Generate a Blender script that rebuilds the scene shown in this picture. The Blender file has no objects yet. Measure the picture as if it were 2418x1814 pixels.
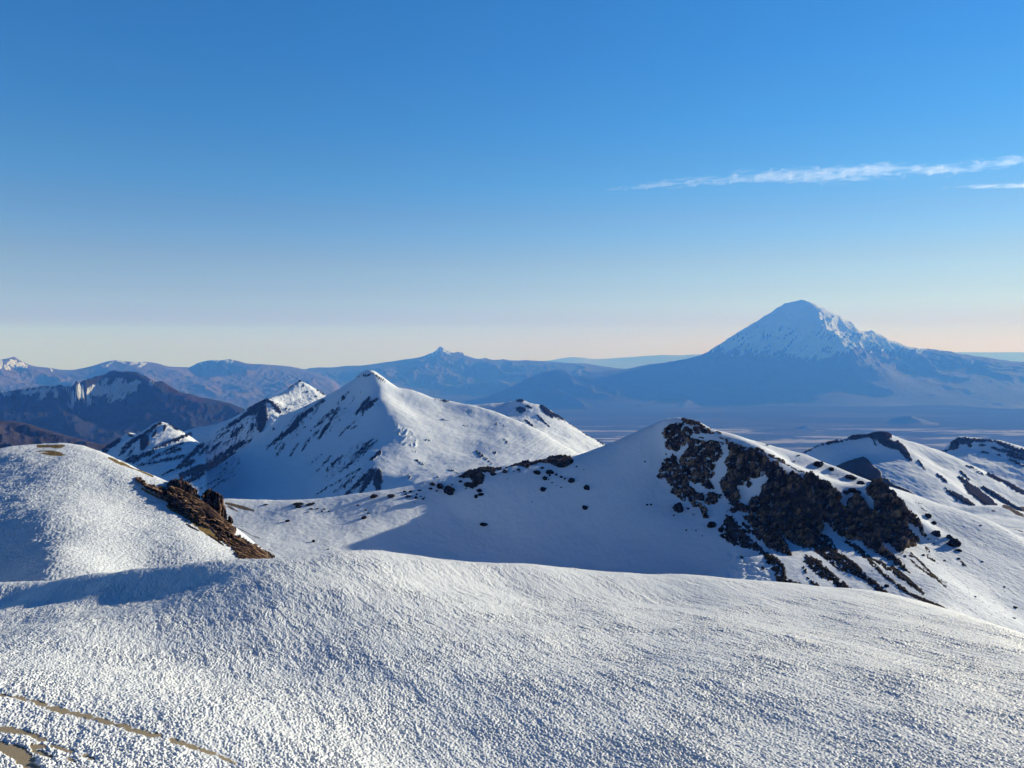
import bpy, math, random
import numpy as np
from mathutils import Vector
random.seed(7); RNG = np.random.default_rng(7)

# ------------------------------------------------------------------ camera, sky, sun, exposure
F_PX, CX, CY, HOR = 1826.0, 1209.0, 907.0, 814.5        # photograph 2418 x 1814
PITCH = math.atan((CY - HOR) / F_PX)
CP, SP = math.cos(PITCH), math.sin(PITCH)
SUN_AZ, SUN_EL = 60.0, 14.5                             # degrees right of the view axis, above the horizon
SUN_STRENGTH, SKY_STRENGTH, EXPOSURE = 5.0, 0.12, 0.40
HAZE_DENSITY, HAZE_COL = 6.2e-5, (0.075, 0.275, 1.0)

scene = bpy.context.scene
col = scene.collection
cam_d = bpy.data.cameras.new("camera"); cam = bpy.data.objects.new("camera", cam_d); col.objects.link(cam)
cam_d.sensor_width = 36.0; cam_d.lens = F_PX / 2418.0 * 36.0
cam_d.clip_start = 0.5; cam_d.clip_end = 600000.0
cam.location = (0, 0, 0); cam.rotation_euler = (math.radians(90) - PITCH, 0, 0)
scene.camera = cam

world = bpy.data.worlds.new("World"); scene.world = world; world.use_nodes = True
wn, wl = world.node_tree.nodes, world.node_tree.links
wn.clear()
sky = wn.new("ShaderNodeTexSky"); sky.sky_type = 'NISHITA'; sky.sun_disc = False
sky.sun_elevation = math.radians(SUN_EL); sky.sun_rotation = math.radians(SUN_AZ)
sky.altitude = 5600; sky.air_density = 1.0; sky.dust_density = 0.6; sky.ozone_density = 2.5
bg = wn.new("ShaderNodeBackground"); bg.inputs[1].default_value = SKY_STRENGTH * 4.0
wo = wn.new("ShaderNodeOutputWorld")
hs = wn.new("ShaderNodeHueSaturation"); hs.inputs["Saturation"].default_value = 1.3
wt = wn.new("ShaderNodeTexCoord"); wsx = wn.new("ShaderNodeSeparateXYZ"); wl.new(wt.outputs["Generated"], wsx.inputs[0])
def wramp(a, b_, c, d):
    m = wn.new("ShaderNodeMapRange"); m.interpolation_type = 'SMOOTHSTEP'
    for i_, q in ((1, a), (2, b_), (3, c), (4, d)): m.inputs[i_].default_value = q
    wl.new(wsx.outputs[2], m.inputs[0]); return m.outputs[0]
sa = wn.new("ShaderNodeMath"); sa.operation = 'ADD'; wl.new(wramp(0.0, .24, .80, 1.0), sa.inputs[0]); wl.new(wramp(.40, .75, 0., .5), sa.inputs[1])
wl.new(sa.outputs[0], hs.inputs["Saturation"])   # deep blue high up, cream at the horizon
wl.new(wramp(.38, .62, 1.0, .28), hs.inputs["Value"])          # dark zenith of thin air, darkened further to weaken fill on shaded snow
wc = wn.new("ShaderNodeCombineXYZ"); wm = wn.new("ShaderNodeMath"); wm.operation = 'MAXIMUM'; wm.inputs[1].default_value = 0.004
wl.new(wsx.outputs[0], wc.inputs[0]); wl.new(wsx.outputs[1], wc.inputs[1]); wl.new(wsx.outputs[2], wm.inputs[0]); wl.new(wm.outputs[0], wc.inputs[2])
wl.new(wc.outputs[0], sky.inputs[0])                            # seen from a summit the sky reaches a little below level
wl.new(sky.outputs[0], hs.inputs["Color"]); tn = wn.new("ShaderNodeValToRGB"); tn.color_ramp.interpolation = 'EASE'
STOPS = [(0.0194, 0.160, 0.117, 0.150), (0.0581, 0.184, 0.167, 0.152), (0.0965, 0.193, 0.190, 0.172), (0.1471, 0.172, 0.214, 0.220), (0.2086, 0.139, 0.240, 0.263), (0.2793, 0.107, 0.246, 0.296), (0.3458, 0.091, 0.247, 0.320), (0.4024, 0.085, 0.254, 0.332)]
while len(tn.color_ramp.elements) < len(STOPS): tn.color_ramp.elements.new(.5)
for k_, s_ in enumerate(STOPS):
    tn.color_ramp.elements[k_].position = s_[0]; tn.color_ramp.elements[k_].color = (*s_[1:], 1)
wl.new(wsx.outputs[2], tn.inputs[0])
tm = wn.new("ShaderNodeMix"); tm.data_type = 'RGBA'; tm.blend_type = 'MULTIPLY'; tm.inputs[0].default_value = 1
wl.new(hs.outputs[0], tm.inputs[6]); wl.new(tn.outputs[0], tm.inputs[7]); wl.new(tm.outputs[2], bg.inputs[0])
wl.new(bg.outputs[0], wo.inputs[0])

sun_d = bpy.data.lights.new("sun", 'SUN'); sun = bpy.data.objects.new("sun", sun_d); col.objects.link(sun)
sun_d.energy = SUN_STRENGTH; sun_d.angle = math.radians(0.53); sun_d.color = (1.0, 0.965, 0.92)
SUN_DIR = Vector((math.sin(math.radians(SUN_AZ)) * math.cos(math.radians(SUN_EL)),
                  math.cos(math.radians(SUN_AZ)) * math.cos(math.radians(SUN_EL)), math.sin(math.radians(SUN_EL))))
sun.rotation_euler = SUN_DIR.to_track_quat('Z', 'Y').to_euler()
scene.view_settings.view_transform = 'Standard'; scene.view_settings.look = 'None'
scene.view_settings.exposure = EXPOSURE; scene.view_settings.gamma = 1.0
scene.render.engine = 'CYCLES'
scene.cycles.use_denoising = True
scene.cycles.max_bounces = 6; scene.cycles.diffuse_bounces = 3; scene.cycles.volume_bounces = 1
scene.cycles.transparent_max_bounces = 96

# ------------------------------------------------------------------ coordinates
ZOOM = {'S': (0, 0, 1.0), 0: (0, 0, 1.0932), 1: (0, 800, .36157), 2: (500, 800, .36157), 3: (1100, 800, .39172),
        4: (1500, 650, .41501), 5: (1500, 950, .41501), 6: (0, 1200, .40687), 7: (900, 1300, .36166), 8: (1300, 300, .50542),
        'A': (1550, 970, .16876), 'B': (1850, 1080, .22299), 'C': (300, 1100, .17179), 'D': (0, 1560, .18987), 'E': (900, 1050, .22604)}

def uv(z, pts):
    ox, oy, s = ZOOM[z]
    a = np.array([p[:2] for p in pts], float)
    return np.stack([ox + a[:, 0] * s, oy + a[:, 1] * s], 1)

def ray(u, v):
    """photograph direction as x/y and z/y"""
    xr = (np.asarray(u, float) - CX) / F_PX; yr = -(np.asarray(v, float) - CY) / F_PX
    w = CP + yr * SP
    return xr / w, (-SP + yr * CP) / w

def project(x, y, z):
    w = y * CP - z * SP; up = y * SP + z * CP
    return CX + F_PX * x / w, CY - F_PX * up / w

def pl(z, pts, sub=1):
    """polyline of (zx, zy, distance) -> world points, subdivided"""
    q = uv(z, pts); d = np.array([p[2] for p in pts], float)
    out = []
    for i in range(len(q)):
        out.append((q[i, 0], q[i, 1], d[i]))
        if i < len(q) - 1:
            for k in range(1, sub):
                t = k / sub
                out.append((q[i, 0] * (1 - t) + q[i + 1, 0] * t, q[i, 1] * (1 - t) + q[i + 1, 1] * t, d[i] * (1 - t) + d[i + 1] * t))
    o = np.array(out); s, t = ray(o[:, 0], o[:, 1])
    return np.stack([s * o[:, 2], o[:, 2], t * o[:, 2]], 1)

def back(P, k, dz, dx=0.):
    """points behind a crest: farther by (k - 1) of its mean distance and lower by dz"""
    Q = P[::2].copy(); Q[:, 1] += (k - 1) * P[:, 1].mean(); Q[:, 0] += dx; Q[:, 2] = P[::2, 2] - dz
    return Q

def backw(P, w, a, c):
    """points behind a crest, offset (dx, dy, dz) going from a to c with the weight w"""
    w = np.asarray(w)[::2, None]; Q = P[::2].copy()
    return Q + np.array(a, float) * (1 - w) + np.array(c, float) * w

# ------------------------------------------------------------------ noise
_perm = RNG.permutation(4096)
_g2 = np.stack([np.cos(np.linspace(0, 2 * np.pi, 4096, endpoint=False)), np.sin(np.linspace(0, 2 * np.pi, 4096, endpoint=False))], 1)
RNG.shuffle(_g2)
_g3 = RNG.normal(size=(4096, 3)); _g3 /= np.linalg.norm(_g3, axis=1)[:, None]
def _h2(i, j): return _perm[(_perm[i & 4095] + j) & 4095]
def _h3(i, j, k): return _perm[(_h2(i, j) + k) & 4095]

def perlin2(x, y):
    xi = np.floor(x).astype(np.int64); yi = np.floor(y).astype(np.int64)
    xf = x - xi; yf = y - yi
    u = xf * xf * xf * (xf * (xf * 6 - 15) + 10); w = yf * yf * yf * (yf * (yf * 6 - 15) + 10)
    def g(a, b):
        v = _g2[_h2(xi + a, yi + b)]; return v[..., 0] * (xf - a) + v[..., 1] * (yf - b)
    return 1.5 * ((g(0, 0) * (1 - u) + g(1, 0) * u) * (1 - w) + (g(0, 1) * (1 - u) + g(1, 1) * u) * w)

def perlin3(x, y, z):
    xi = np.floor(x).astype(np.int64); yi = np.floor(y).astype(np.int64); zi = np.floor(z).astype(np.int64)
    xf = x - xi; yf = y - yi; zf = z - zi
    fd = lambda t: t * t * t * (t * (t * 6 - 15) + 10)
    u, v, w = fd(xf), fd(yf), fd(zf)
    def g(a, b, c):
        G = _g3[_h3(xi + a, yi + b, zi + c)]; return G[..., 0] * (xf - a) + G[..., 1] * (yf - b) + G[..., 2] * (zf - c)
    def L(a, b, t): return a * (1 - t) + b * t
    return 1.5 * L(L(L(g(0, 0, 0), g(1, 0, 0), u), L(g(0, 1, 0), g(1, 1, 0), u), v),
                   L(L(g(0, 0, 1), g(1, 0, 1), u), L(g(0, 1, 1), g(1, 1, 1), u), v), w)

def fbm2(x, y, o=4, gain=.5, lac=2.03):
    r = 0; a = 1
    for k in range(o):
        r = r + a * perlin2(x + 17.3 * k, y - 9.1 * k); x = x * lac; y = y * lac; a *= gain
    return r
def ridged2(x, y, o=4, gain=.5, lac=2.07):
    r = 0; a = 1; w = 1
    for k in range(o):
        n = 1 - np.abs(perlin2(x + 31.7 * k, y + 11.9 * k)) * 1.6
        n = np.clip(n, 0, 1) ** 2 * w; w = np.clip(n * 1.6, 0, 1)
        r = r + a * n; x = x * lac; y = y * lac; a *= gain
    return r
def ridged3(x, y, z, o=4, gain=.5, lac=2.07):
    r = 0; a = 1
    for k in range(o):
        n = 1 - np.abs(perlin3(x + 31.7 * k, y + 11.9 * k, z)) * 1.6
        r = r + a * np.clip(n, -.3, 1); x = x * lac; y = y * lac; z = z * lac; a *= gain
    return r
def fbm3(x, y, z, o=3, gain=.5):
    r = 0; a = 1
    for k in range(o):
        r = r + a * perlin3(x + 7.7 * k, y, z); x = x * 2.03; y = y * 2.03; z = z * 2.03; a *= gain
    return r
def worley2(x, y):
    xi = np.floor(x).astype(np.int64); yi = np.floor(y).astype(np.int64)
    f1 = np.full(x.shape, 9.); f2 = f1.copy(); idv = np.zeros(x.shape)
    for a in (-1, 0, 1):
        for b in (-1, 0, 1):
            h = _h2(xi + a, yi + b)
            px = xi + a + (h % 64) / 64.; py = yi + b + (h // 64) / 64.
            d = np.hypot(px - x, py - y); m = d < f1
            f2 = np.where(m, f1, np.minimum(f2, d)); idv = np.where(m, _perm[h] / 4095., idv); f1 = np.where(m, d, f1)
    return f1, f2, idv
def worley3(x, y, z):
    xi = np.floor(x).astype(np.int64); yi = np.floor(y).astype(np.int64); zi = np.floor(z).astype(np.int64)
    f1 = np.full(x.shape, 9.); f2 = f1.copy(); idv = np.zeros(x.shape)
    for a in (-1, 0, 1):
        for b in (-1, 0, 1):
            for c in (-1, 0, 1):
                h = _h3(xi + a, yi + b, zi + c)
                px = xi + a + (h % 16) / 16.; py = yi + b + (h // 16 % 16) / 16.; pz = zi + c + (h // 256) / 16.
                d = np.sqrt((px - x) ** 2 + (py - y) ** 2 + (pz - z) ** 2); m = d < f1
                f2 = np.where(m, f1, np.minimum(f2, d)); idv = np.where(m, _perm[h] / 4095., idv); f1 = np.where(m, d, f1)
    return f1, f2, idv
def sstep(a, b, x):
    t = np.clip((x - a) / (b - a), 0, 1); return t * t * (3 - 2 * t)

# ------------------------------------------------------------------ masks traced over the photograph
def seg_field(u, v, segs, far=-30.):
    """signed px distance to a union of tapered capsules (x1,y1,x2,y2,w) given in source px"""
    f = np.full(u.shape, far)
    for x1, y1, x2, y2, w in segs:
        m = (u > min(x1, x2) - w - 30) & (u < max(x1, x2) + w + 30) & (v > min(y1, y2) - w - 30) & (v < max(y1, y2) + w + 30)
        if not m.any(): continue
        dx, dy = x2 - x1, y2 - y1; L = dx * dx + dy * dy + 1e-9
        t = np.clip(((u[m] - x1) * dx + (v[m] - y1) * dy) / L, 0, 1)
        d = np.hypot(u[m] - x1 - t * dx, v[m] - y1 - t * dy)
        ww = w * (0.55 + 0.45 * np.sin(np.pi * np.clip(t * .9 + .12, 0, 1)))
        f[m] = np.maximum(f[m], ww - d)
    return f
def segs(z, L):
    ox, oy, s = ZOOM[z]
    return [(ox + a * s, oy + b * s, ox + c * s, oy + d * s, w * s) for a, b, c, d, w in L]
def poly_field(u, v, P):
    """signed px distance (inside positive) to a polygon in source px"""
    n = len(P); inside = np.zeros(u.shape, bool); d = np.full(u.shape, 1e9)
    for i in range(n):
        x1, y1 = P[i]; x2, y2 = P[(i + 1) % n]
        c = ((y1 > v) != (y2 > v)) & (u < (x2 - x1) * (v - y1) / ((y2 - y1) if abs(y2 - y1) > 1e-9 else 1e-9) + x1)
        inside ^= c
        dx, dy = x2 - x1, y2 - y1; L = dx * dx + dy * dy + 1e-9
        t = np.clip(((u - x1) * dx + (v - y1) * dy) / L, 0, 1)
        d = np.minimum(d, np.hypot(u - x1 - t * dx, v - y1 - t * dy))
    return np.where(inside, d, -d)

# ------------------------------------------------------------------ materials
def new_mat(name):
    m = bpy.data.materials.new(name); m.use_nodes = True
    n, l = m.node_tree.nodes, m.node_tree.links; n.clear()
    o = n.new("ShaderNodeOutputMaterial"); b = n.new("ShaderNodeBsdfPrincipled"); l.new(b.outputs[0], o.inputs[0])
    b.inputs["Roughness"].default_value = .8; b.inputs["Specular IOR Level"].default_value = .2
    return m, n, l, b
def nz(n, l, scale, detail=4, rough=.55, vec=None, stretch=None, coord='Object'):
    t = n.new("ShaderNodeTexNoise"); t.inputs["Scale"].default_value = scale; t.inputs["Detail"].default_value = detail
    t.inputs["Roughness"].default_value = rough
    if vec is None:
        tc = n.new("ShaderNodeTexCoord"); vec = tc.outputs[coord]
    if stretch:
        mp = n.new("ShaderNodeMapping"); mp.inputs["Scale"].default_value = stretch[0]; mp.inputs["Rotation"].default_value = stretch[1]
        l.new(vec, mp.inputs[0]); vec = mp.outputs[0]
    l.new(vec, t.inputs["Vector"]); return t.outputs["Fac"]
def mth(n, l, op, a, b=None, c=None, clamp=False):
    m = n.new("ShaderNodeMath"); m.operation = op; m.use_clamp = clamp
    for i, x in enumerate((a, b, c)):
        if x is None: continue
        if isinstance(x, (int, float)): m.inputs[i].default_value = x
        else: l.new(x, m.inputs[i])
    return m.outputs[0]
def mixc(n, l, f, a, b):
    m = n.new("ShaderNodeMix"); m.data_type = 'RGBA'
    if isinstance(f, (int, float)): m.inputs[0].default_value = f
    else: l.new(f, m.inputs[0])
    for i, x in ((6, a), (7, b)):
        if isinstance(x, tuple): m.inputs[i].default_value = (*x, 1)
        else: l.new(x, m.inputs[i])
    return m.outputs[2]
def rng(n, l, x, a, b, c=0., d=1.):
    m = n.new("ShaderNodeMapRange"); m.interpolation_type = 'SMOOTHSTEP'
    for i, q in ((1, a), (2, b), (3, c), (4, d)): m.inputs[i].default_value = q
    l.new(x, m.inputs[0]); return m.outputs[0]
def bump(n, l, h, dist, strength=1., nrm=None):
    b = n.new("ShaderNodeBump"); b.inputs["Strength"].default_value = strength; b.inputs["Distance"].default_value = dist
    l.new(h, b.inputs["Height"])
    if nrm is not None: l.new(nrm, b.inputs["Normal"])
    return b.outputs[0]
def attr(n, name):
    a = n.new("ShaderNodeAttribute"); a.attribute_name = name; return a.outputs["Fac"]

SNOW = (0.76, 0.80, 0.86); DARKROCK = (0.030, 0.024, 0.020); EARTH = (0.17, 0.125, 0.070)

def terrain_mat(name, unit, ground=SNOW, ground2=(0.70, 0.745, 0.81), rock=DARKROCK, rock2=(0.075, 0.055, 0.042), edge=5., bumps=1.0, earth=EARTH, gbump=.25, extra=None):
    """unit: size in metres of one source px at that distance; attribute 'rock' and 'earth' are signed px distances"""
    m, n, l, b = new_mat(name)
    n1 = nz(n, l, 1 / (unit * 9), 6, .72); n2 = nz(n, l, 1 / (unit * 60), 3)
    ra = attr(n, "rock")
    rf = mth(n, l, 'ADD', ra, mth(n, l, 'MULTIPLY', mth(n, l, 'SUBTRACT', n1, .5), edge * 4))
    rf = rng(n, l, rf, -.7, .7)
    ea = mth(n, l, 'ADD', attr(n, "earth"), mth(n, l, 'MULTIPLY', mth(n, l, 'SUBTRACT', n1, .5), edge * 5))
    ef = rng(n, l, ea, -.8, .8)
    g = mixc(n, l, n2, ground, ground2)
    if extra: g = extra(n, l, g)
    n3 = nz(n, l, 1 / (unit * 5), 5, .7)
    r = mixc(n, l, rng(n, l, n3, .35, .7), rock, rock2)
    e = mixc(n, l, n3, tuple(.7 * q for q in earth), tuple(1.25 * q for q in earth))
    c = mixc(n, l, ef, g, e); c = mixc(n, l, rf, c, r)
    l.new(c, b.inputs["Base Color"])
    hb = nz(n, l, 1 / (unit * 7), 6, .75)
    h = mth(n, l, 'MULTIPLY', hb, mth(n, l, 'ADD', mth(n, l, 'MULTIPLY', rf, 1.0), gbump))
    l.new(bump(n, l, h, unit * 6 * bumps), b.inputs["Normal"])
    b.inputs["Roughness"].default_value = .85
    l.new(mth(n, l, 'MULTIPLY', mth(n, l, 'SUBTRACT', 1.0, mth(n, l, 'MAXIMUM', rf, ef)), .12), b.inputs["Specular IOR Level"])
    return m

def rock_mat(name, unit, a=(0.016, 0.011, 0.007), b_=(0.13, 0.085, 0.048), c_=(0.42, 0.28, 0.165), amt=.8):
    m, n, l, b = new_mat(name)
    n1 = nz(n, l, 1 / (unit * 6), 7, .7); n2 = nz(n, l, 1 / (unit * 22), 5, .6, stretch=((1, 1, .35), (0, 0, 0)))
    tn_ = mth(n, l, 'ADD', attr(n, "tone"), mth(n, l, 'MULTIPLY', mth(n, l, 'SUBTRACT', n1, .5), 1.1))
    c = mixc(n, l, rng(n, l, tn_, .15, .75), a, b_)
    c = mixc(n, l, mth(n, l, 'MULTIPLY', rng(n, l, mth(n, l, 'ADD', tn_, mth(n, l, 'SUBTRACT', n2, .5)), .55, .85), amt), c, c_)
    l.new(c, b.inputs["Base Color"]); b.inputs["Roughness"].default_value = .9; b.inputs["Specular IOR Level"].default_value = .03
    l.new(bump(n, l, nz(n, l, 1 / (unit * 3.5), 6, .8), unit * 3.2), b.inputs["Normal"])
    return m

# ------------------------------------------------------------------ meshes
def tag(o, label=None, cat=None, group=None, kind=None):
    for k, v in (("label", label), ("category", cat), ("group", group), ("kind", kind)):
        if v: o[k] = v
    return o

def link_mesh(name, V, Fq, mat, attrs=None, smooth=True, parent=None):
    me = bpy.data.meshes.new(name)
    V = np.ascontiguousarray(V, dtype=np.float32); Fq = np.ascontiguousarray(Fq, dtype=np.int32)
    k = Fq.shape[1]
    me.vertices.add(len(V)); me.vertices.foreach_set("co", V.ravel())
    me.loops.add(Fq.size); me.loops.foreach_set("vertex_index", Fq.ravel())
    me.polygons.add(len(Fq)); me.polygons.foreach_set("loop_start", np.arange(0, Fq.size, k, dtype=np.int32))
    me.polygons.foreach_set("use_smooth", np.full(len(Fq), smooth))
    me.update(calc_edges=True)
    for an, av in (attrs or {}).items():
        A = me.attributes.new(an, 'FLOAT', 'POINT'); A.data.foreach_set("value", np.ascontiguousarray(av, dtype=np.float32).ravel())
    me.materials.append(mat)
    o = bpy.data.objects.new(name, me); col.objects.link(o)
    if parent: o.parent = parent
    return o

class Terrain:
    def __init__(self, smin, smax, ns, ymin, ymax, ny, ctrl, c=0.01):
        self.s = np.linspace(smin, smax, ns); self.y = np.geomspace(ymin, ymax, ny)
        P = np.concatenate(ctrl); sc = P[:, 1].mean(); Q = P / sc
        n = len(Q); c2 = c * c
        D = np.sqrt(((Q[:, None, :2] - Q[None, :, :2]) ** 2).sum(-1) + c2)
        A = np.zeros((n + 3, n + 3)); A[:n, :n] = D - np.eye(n) * 1e-5; A[:n, n] = 1; A[:n, n + 1:] = Q[:, :2]
        A[n, :n] = 1; A[n + 1:, :n] = Q[:, :2].T
        w = np.linalg.lstsq(A, np.concatenate([Q[:, 2], [0, 0, 0]]), rcond=1e-12)[0]
        self.X = self.s[None, :] * self.y[:, None]; self.Y = np.repeat(self.y[:, None], ns, 1)
        xs, ys = self.X.ravel() / sc, self.Y.ravel() / sc
        z = w[n] + w[n + 1] * xs + w[n + 2] * ys
        for i in range(n):
            z += w[i] * np.sqrt((xs - Q[i, 0]) ** 2 + (ys - Q[i, 1]) ** 2 + c2)
        self.Z = (z * sc).reshape(ny, ns)
    def uvs(self): return project(self.X, self.Y, self.Z)
    def hit(self, u, v):
        """first point of the surface along each photograph ray; nan where the ray misses"""
        u = np.atleast_1d(u).ravel(); v = np.atleast_1d(v).ravel()
        s, t = ray(u, v); T = self.Z / self.Y; out = np.full((len(u), 3), np.nan)
        for a in range(0, len(u), 20000):
            sl = slice(a, a + 20000)
            k = (s[sl] - self.s[0]) / (self.s[1] - self.s[0]); k = np.clip(k, 0, len(self.s) - 1.001)
            i = k.astype(int); f = k - i
            colz = T[:, i] * (1 - f) + T[:, i + 1] * f
            above = colz >= t[sl][None, :]
            j = above.argmax(0); ok = above.any(0) & (j > 0); jj = np.maximum(j, 1); r = np.arange(len(i))
            c1, c0 = colz[jj, r], colz[jj - 1, r]; g = (t[sl] - c0) / np.where(np.abs(c1 - c0) < 1e-12, 1, c1 - c0)
            yy = self.y[jj - 1] * (1 - g) + self.y[jj] * g
            o = np.stack([s[sl] * yy, yy, t[sl] * yy], 1); o[~ok] = np.nan; out[sl] = o
        return out
    def crest(self, u):
        """crest point (greatest elevation angle) in each column"""
        s, _ = ray(u, np.full(np.shape(u), 1000.)); T = self.Z / self.Y
        i = np.clip(((s - self.s[0]) / (self.s[1] - self.s[0])).astype(int), 0, len(self.s) - 1)
        j = T[:, i].argmax(0); return np.stack([self.X[j, i], self.Y[j, i], self.Z[j, i]], 1)
    def build(self, name, mat, attrs=None, cut=None):
        ny, ns = self.Z.shape
        idx = np.arange(ny * ns).reshape(ny, ns)
        Fq = np.stack([idx[:-1, :-1], idx[:-1, 1:], idx[1:, 1:], idx[1:, :-1]], -1).reshape(-1, 4)
        V = np.stack([self.X, self.Y, self.Z], -1).reshape(-1, 3)
        at = {"rock": np.full(ny * ns, -30.), "earth": np.full(ny * ns, -30.)}
        at.update({k: v.ravel() for k, v in (attrs or {}).items()})
        return link_mesh(name, V, Fq, mat, at)

def drape_rock(name, T, fields, box, mat, amp, cell, res=1.0, lift=.25, seed=0., flute=0., edge=3., dirv=(-.15, -.75, .65), towers=None, gap=.35, vs=1., parent=None):
    """rock lying on terrain T: mask 'fields(u,v)' in px, relief amp metres, blocks of size cell metres"""
    u0, v0, u1, v1 = box
    uu = np.arange(u0, u1, res); vv = np.arange(v0, v1, res)
    U, Vv = np.meshgrid(uu, vv)
    P = T.hit(U, Vv); bad = np.isnan(P[:, 0]).reshape(U.shape)
    Px = P.reshape(*U.shape, 3)
    f = fields(U, Vv)
    nzx = np.nan_to_num(Px) / cell
    f = f + edge * fbm2(U / 9. + seed, Vv / 9., 4, .6)
    x, y, z = nzx[..., 0] + seed, nzx[..., 1], nzx[..., 2] * vs
    w1, w2, wid = worley3(x, y, z)
    w1b, w2b, wib = worley3(x * 2.3 + 5, y * 2.3, z * 2.3)
    rel = .55 * wid + .45 * np.clip((w2 - w1) * 1.6, 0, 1) + .22 * wib + .34 * np.clip((w2b - w1b) * 1.6, 0, 1) + .30 * fbm3(x * 4, y * 4, z * 4)
    if flute: rel = rel + flute * ridged3(x * .8, y * .8, z * .22, 3)
    tone = .55 * wid + .30 * wib + .35 * fbm3(x * .6, y * .6, z * .6)
    inn = sstep(0, 7, f)
    if towers is not None: rel = rel + .95 * sstep(-4, 14, seg_field(U, Vv, towers) + 3 * fbm2(U / 14., Vv / 14., 3))
    hol = fbm2(U / 11. + seed * 3, Vv / 11., 4, .6)
    h = amp * (inn * (rel - gap) + lift * sstep(-1, 2.5, f)) - amp * .35 * sstep(0, -3, f) - amp * 2.2 * gap * sstep(.30, .55, hol)
    D = np.array(dirv, float); D /= np.linalg.norm(D)
    Vt = Px + h[..., None] * D
    keep = (f > -3.5) & ~bad
    ny, nx = U.shape; idx = np.arange(ny * nx).reshape(ny, nx)
    # no faces across the jump from one ridge to the next
    Yd = np.nan_to_num(Px[..., 1], nan=0.)
    dj = np.maximum.reduce([Yd[:-1, :-1], Yd[:-1, 1:], Yd[1:, 1:], Yd[1:, :-1]]) - np.minimum.reduce([Yd[:-1, :-1], Yd[:-1, 1:], Yd[1:, 1:], Yd[1:, :-1]])
    k = keep[:-1, :-1] & keep[:-1, 1:] & keep[1:, 1:] & keep[1:, :-1] & (dj < 14)
    Fq = np.stack([idx[:-1, :-1], idx[1:, :-1], idx[1:, 1:], idx[:-1, 1:]], -1)[k]
    used = np.unique(Fq); remap = np.zeros(ny * nx, int); remap[used] = np.arange(len(used))
    return link_mesh(name, Vt.reshape(-1, 3)[used], remap[Fq], mat, {"tone": tone.ravel()[used]}, smooth=False, parent=parent)

def crag(name, P, ytop, ybot, thick, mat, cell, amp, res=1.0, seed=0., edge=1.5, T=None, sink=0., parent=None):
    """free-standing rock whose outline P (source px) stands at distance ytop..ybot with real thickness"""
    P = np.asarray(P, float); u0, v0 = P.min(0) - 6; u1, v1 = P.max(0) + 6
    uu = np.arange(u0, u1, res); vv = np.arange(v0, v1, res); U, Vv = np.meshgrid(uu, vv)
    _, _, wj = worley2(U / 5. + seed, Vv / 7. + .4 * fbm2(U / 6., Vv / 6., 2))
    f = poly_field(U, Vv, P) + edge * fbm2(U / 6. + seed, Vv / 6., 4, .65) + edge * 1.3 * (wj - .5)
    dm = max(f.max(), 1.)
    g = np.clip(f / dm, 0, 1); half = thick * np.sqrt(np.clip(g * (2 - g), 0, 1))
    yc = ytop + (ybot - ytop) * (Vv - v0) / (v1 - v0)
    if T is not None:
        Ph = T.hit(U, Vv)[:, 1].reshape(U.shape); yc = np.where(np.isnan(Ph), T.crest(uu)[:, 1][None, :], Ph)
        for _ in range(6): yc[:, 1:-1] = (yc[:, :-2] + yc[:, 1:-1] * 2 + yc[:, 2:]) / 4; yc[1:-1] = (yc[:-2] + yc[1:-1] * 2 + yc[2:]) / 4
        yc = yc + sink
    s, t = ray(U, Vv)
    x, y, z = s * yc / cell + seed, yc / cell, t * yc / cell
    w1, w2, wid = worley3(x, y + half / cell, z * .7)
    w1b, w2b, wib = worley3(x * 2.4, y * 2.4, z * 1.6)
    rel = (.6 * wid + .5 * np.clip((w2 - w1) * 1.5, 0, 1) + .3 * np.clip((w2b - w1b) * 1.5, 0, 1) + .3 * ridged3(x * 1.5, y, z * .5, 3) - .9) * amp * sstep(0, .25, g)
    yf = yc - half - rel; yb = yc + half
    ny, nx = U.shape; idx = np.arange(ny * nx).reshape(ny, nx)
    keep = f > 0
    k = keep[:-1, :-1] & keep[:-1, 1:] & keep[1:, 1:] & keep[1:, :-1]
    Ff = np.stack([idx[:-1, :-1], idx[1:, :-1], idx[1:, 1:], idx[:-1, 1:]], -1)[k]
    N = ny * nx; Fb = (Ff + N)[:, ::-1]
    # rim joining front and back
    E = {}
    for q in Ff.tolist():
        for a, b in ((q[0], q[1]), (q[1], q[2]), (q[2], q[3]), (q[3], q[0])):
            if (b, a) in E: del E[(b, a)]
            else: E[(a, b)] = 1
    Fr = np.array([[b, a, a + N, b + N] for a, b in E], int).reshape(-1, 4)
    Vt = np.concatenate([np.stack([s * yf, yf, t * yf], -1).reshape(-1, 3), np.stack([s * yb, yb, t * yb], -1).reshape(-1, 3)])
    Fq = np.concatenate([Ff, Fb, Fr]); used = np.unique(Fq); remap = np.zeros(2 * N, int); remap[used] = np.arange(len(used))
    tone = np.tile((.55 * wid + .30 * wib + .35 * fbm3(x * .6, y, z * .4)).ravel(), 2)
    return link_mesh(name, Vt[used], remap[Fq], mat, {"tone": tone[used]}, smooth=False, parent=parent)

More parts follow.
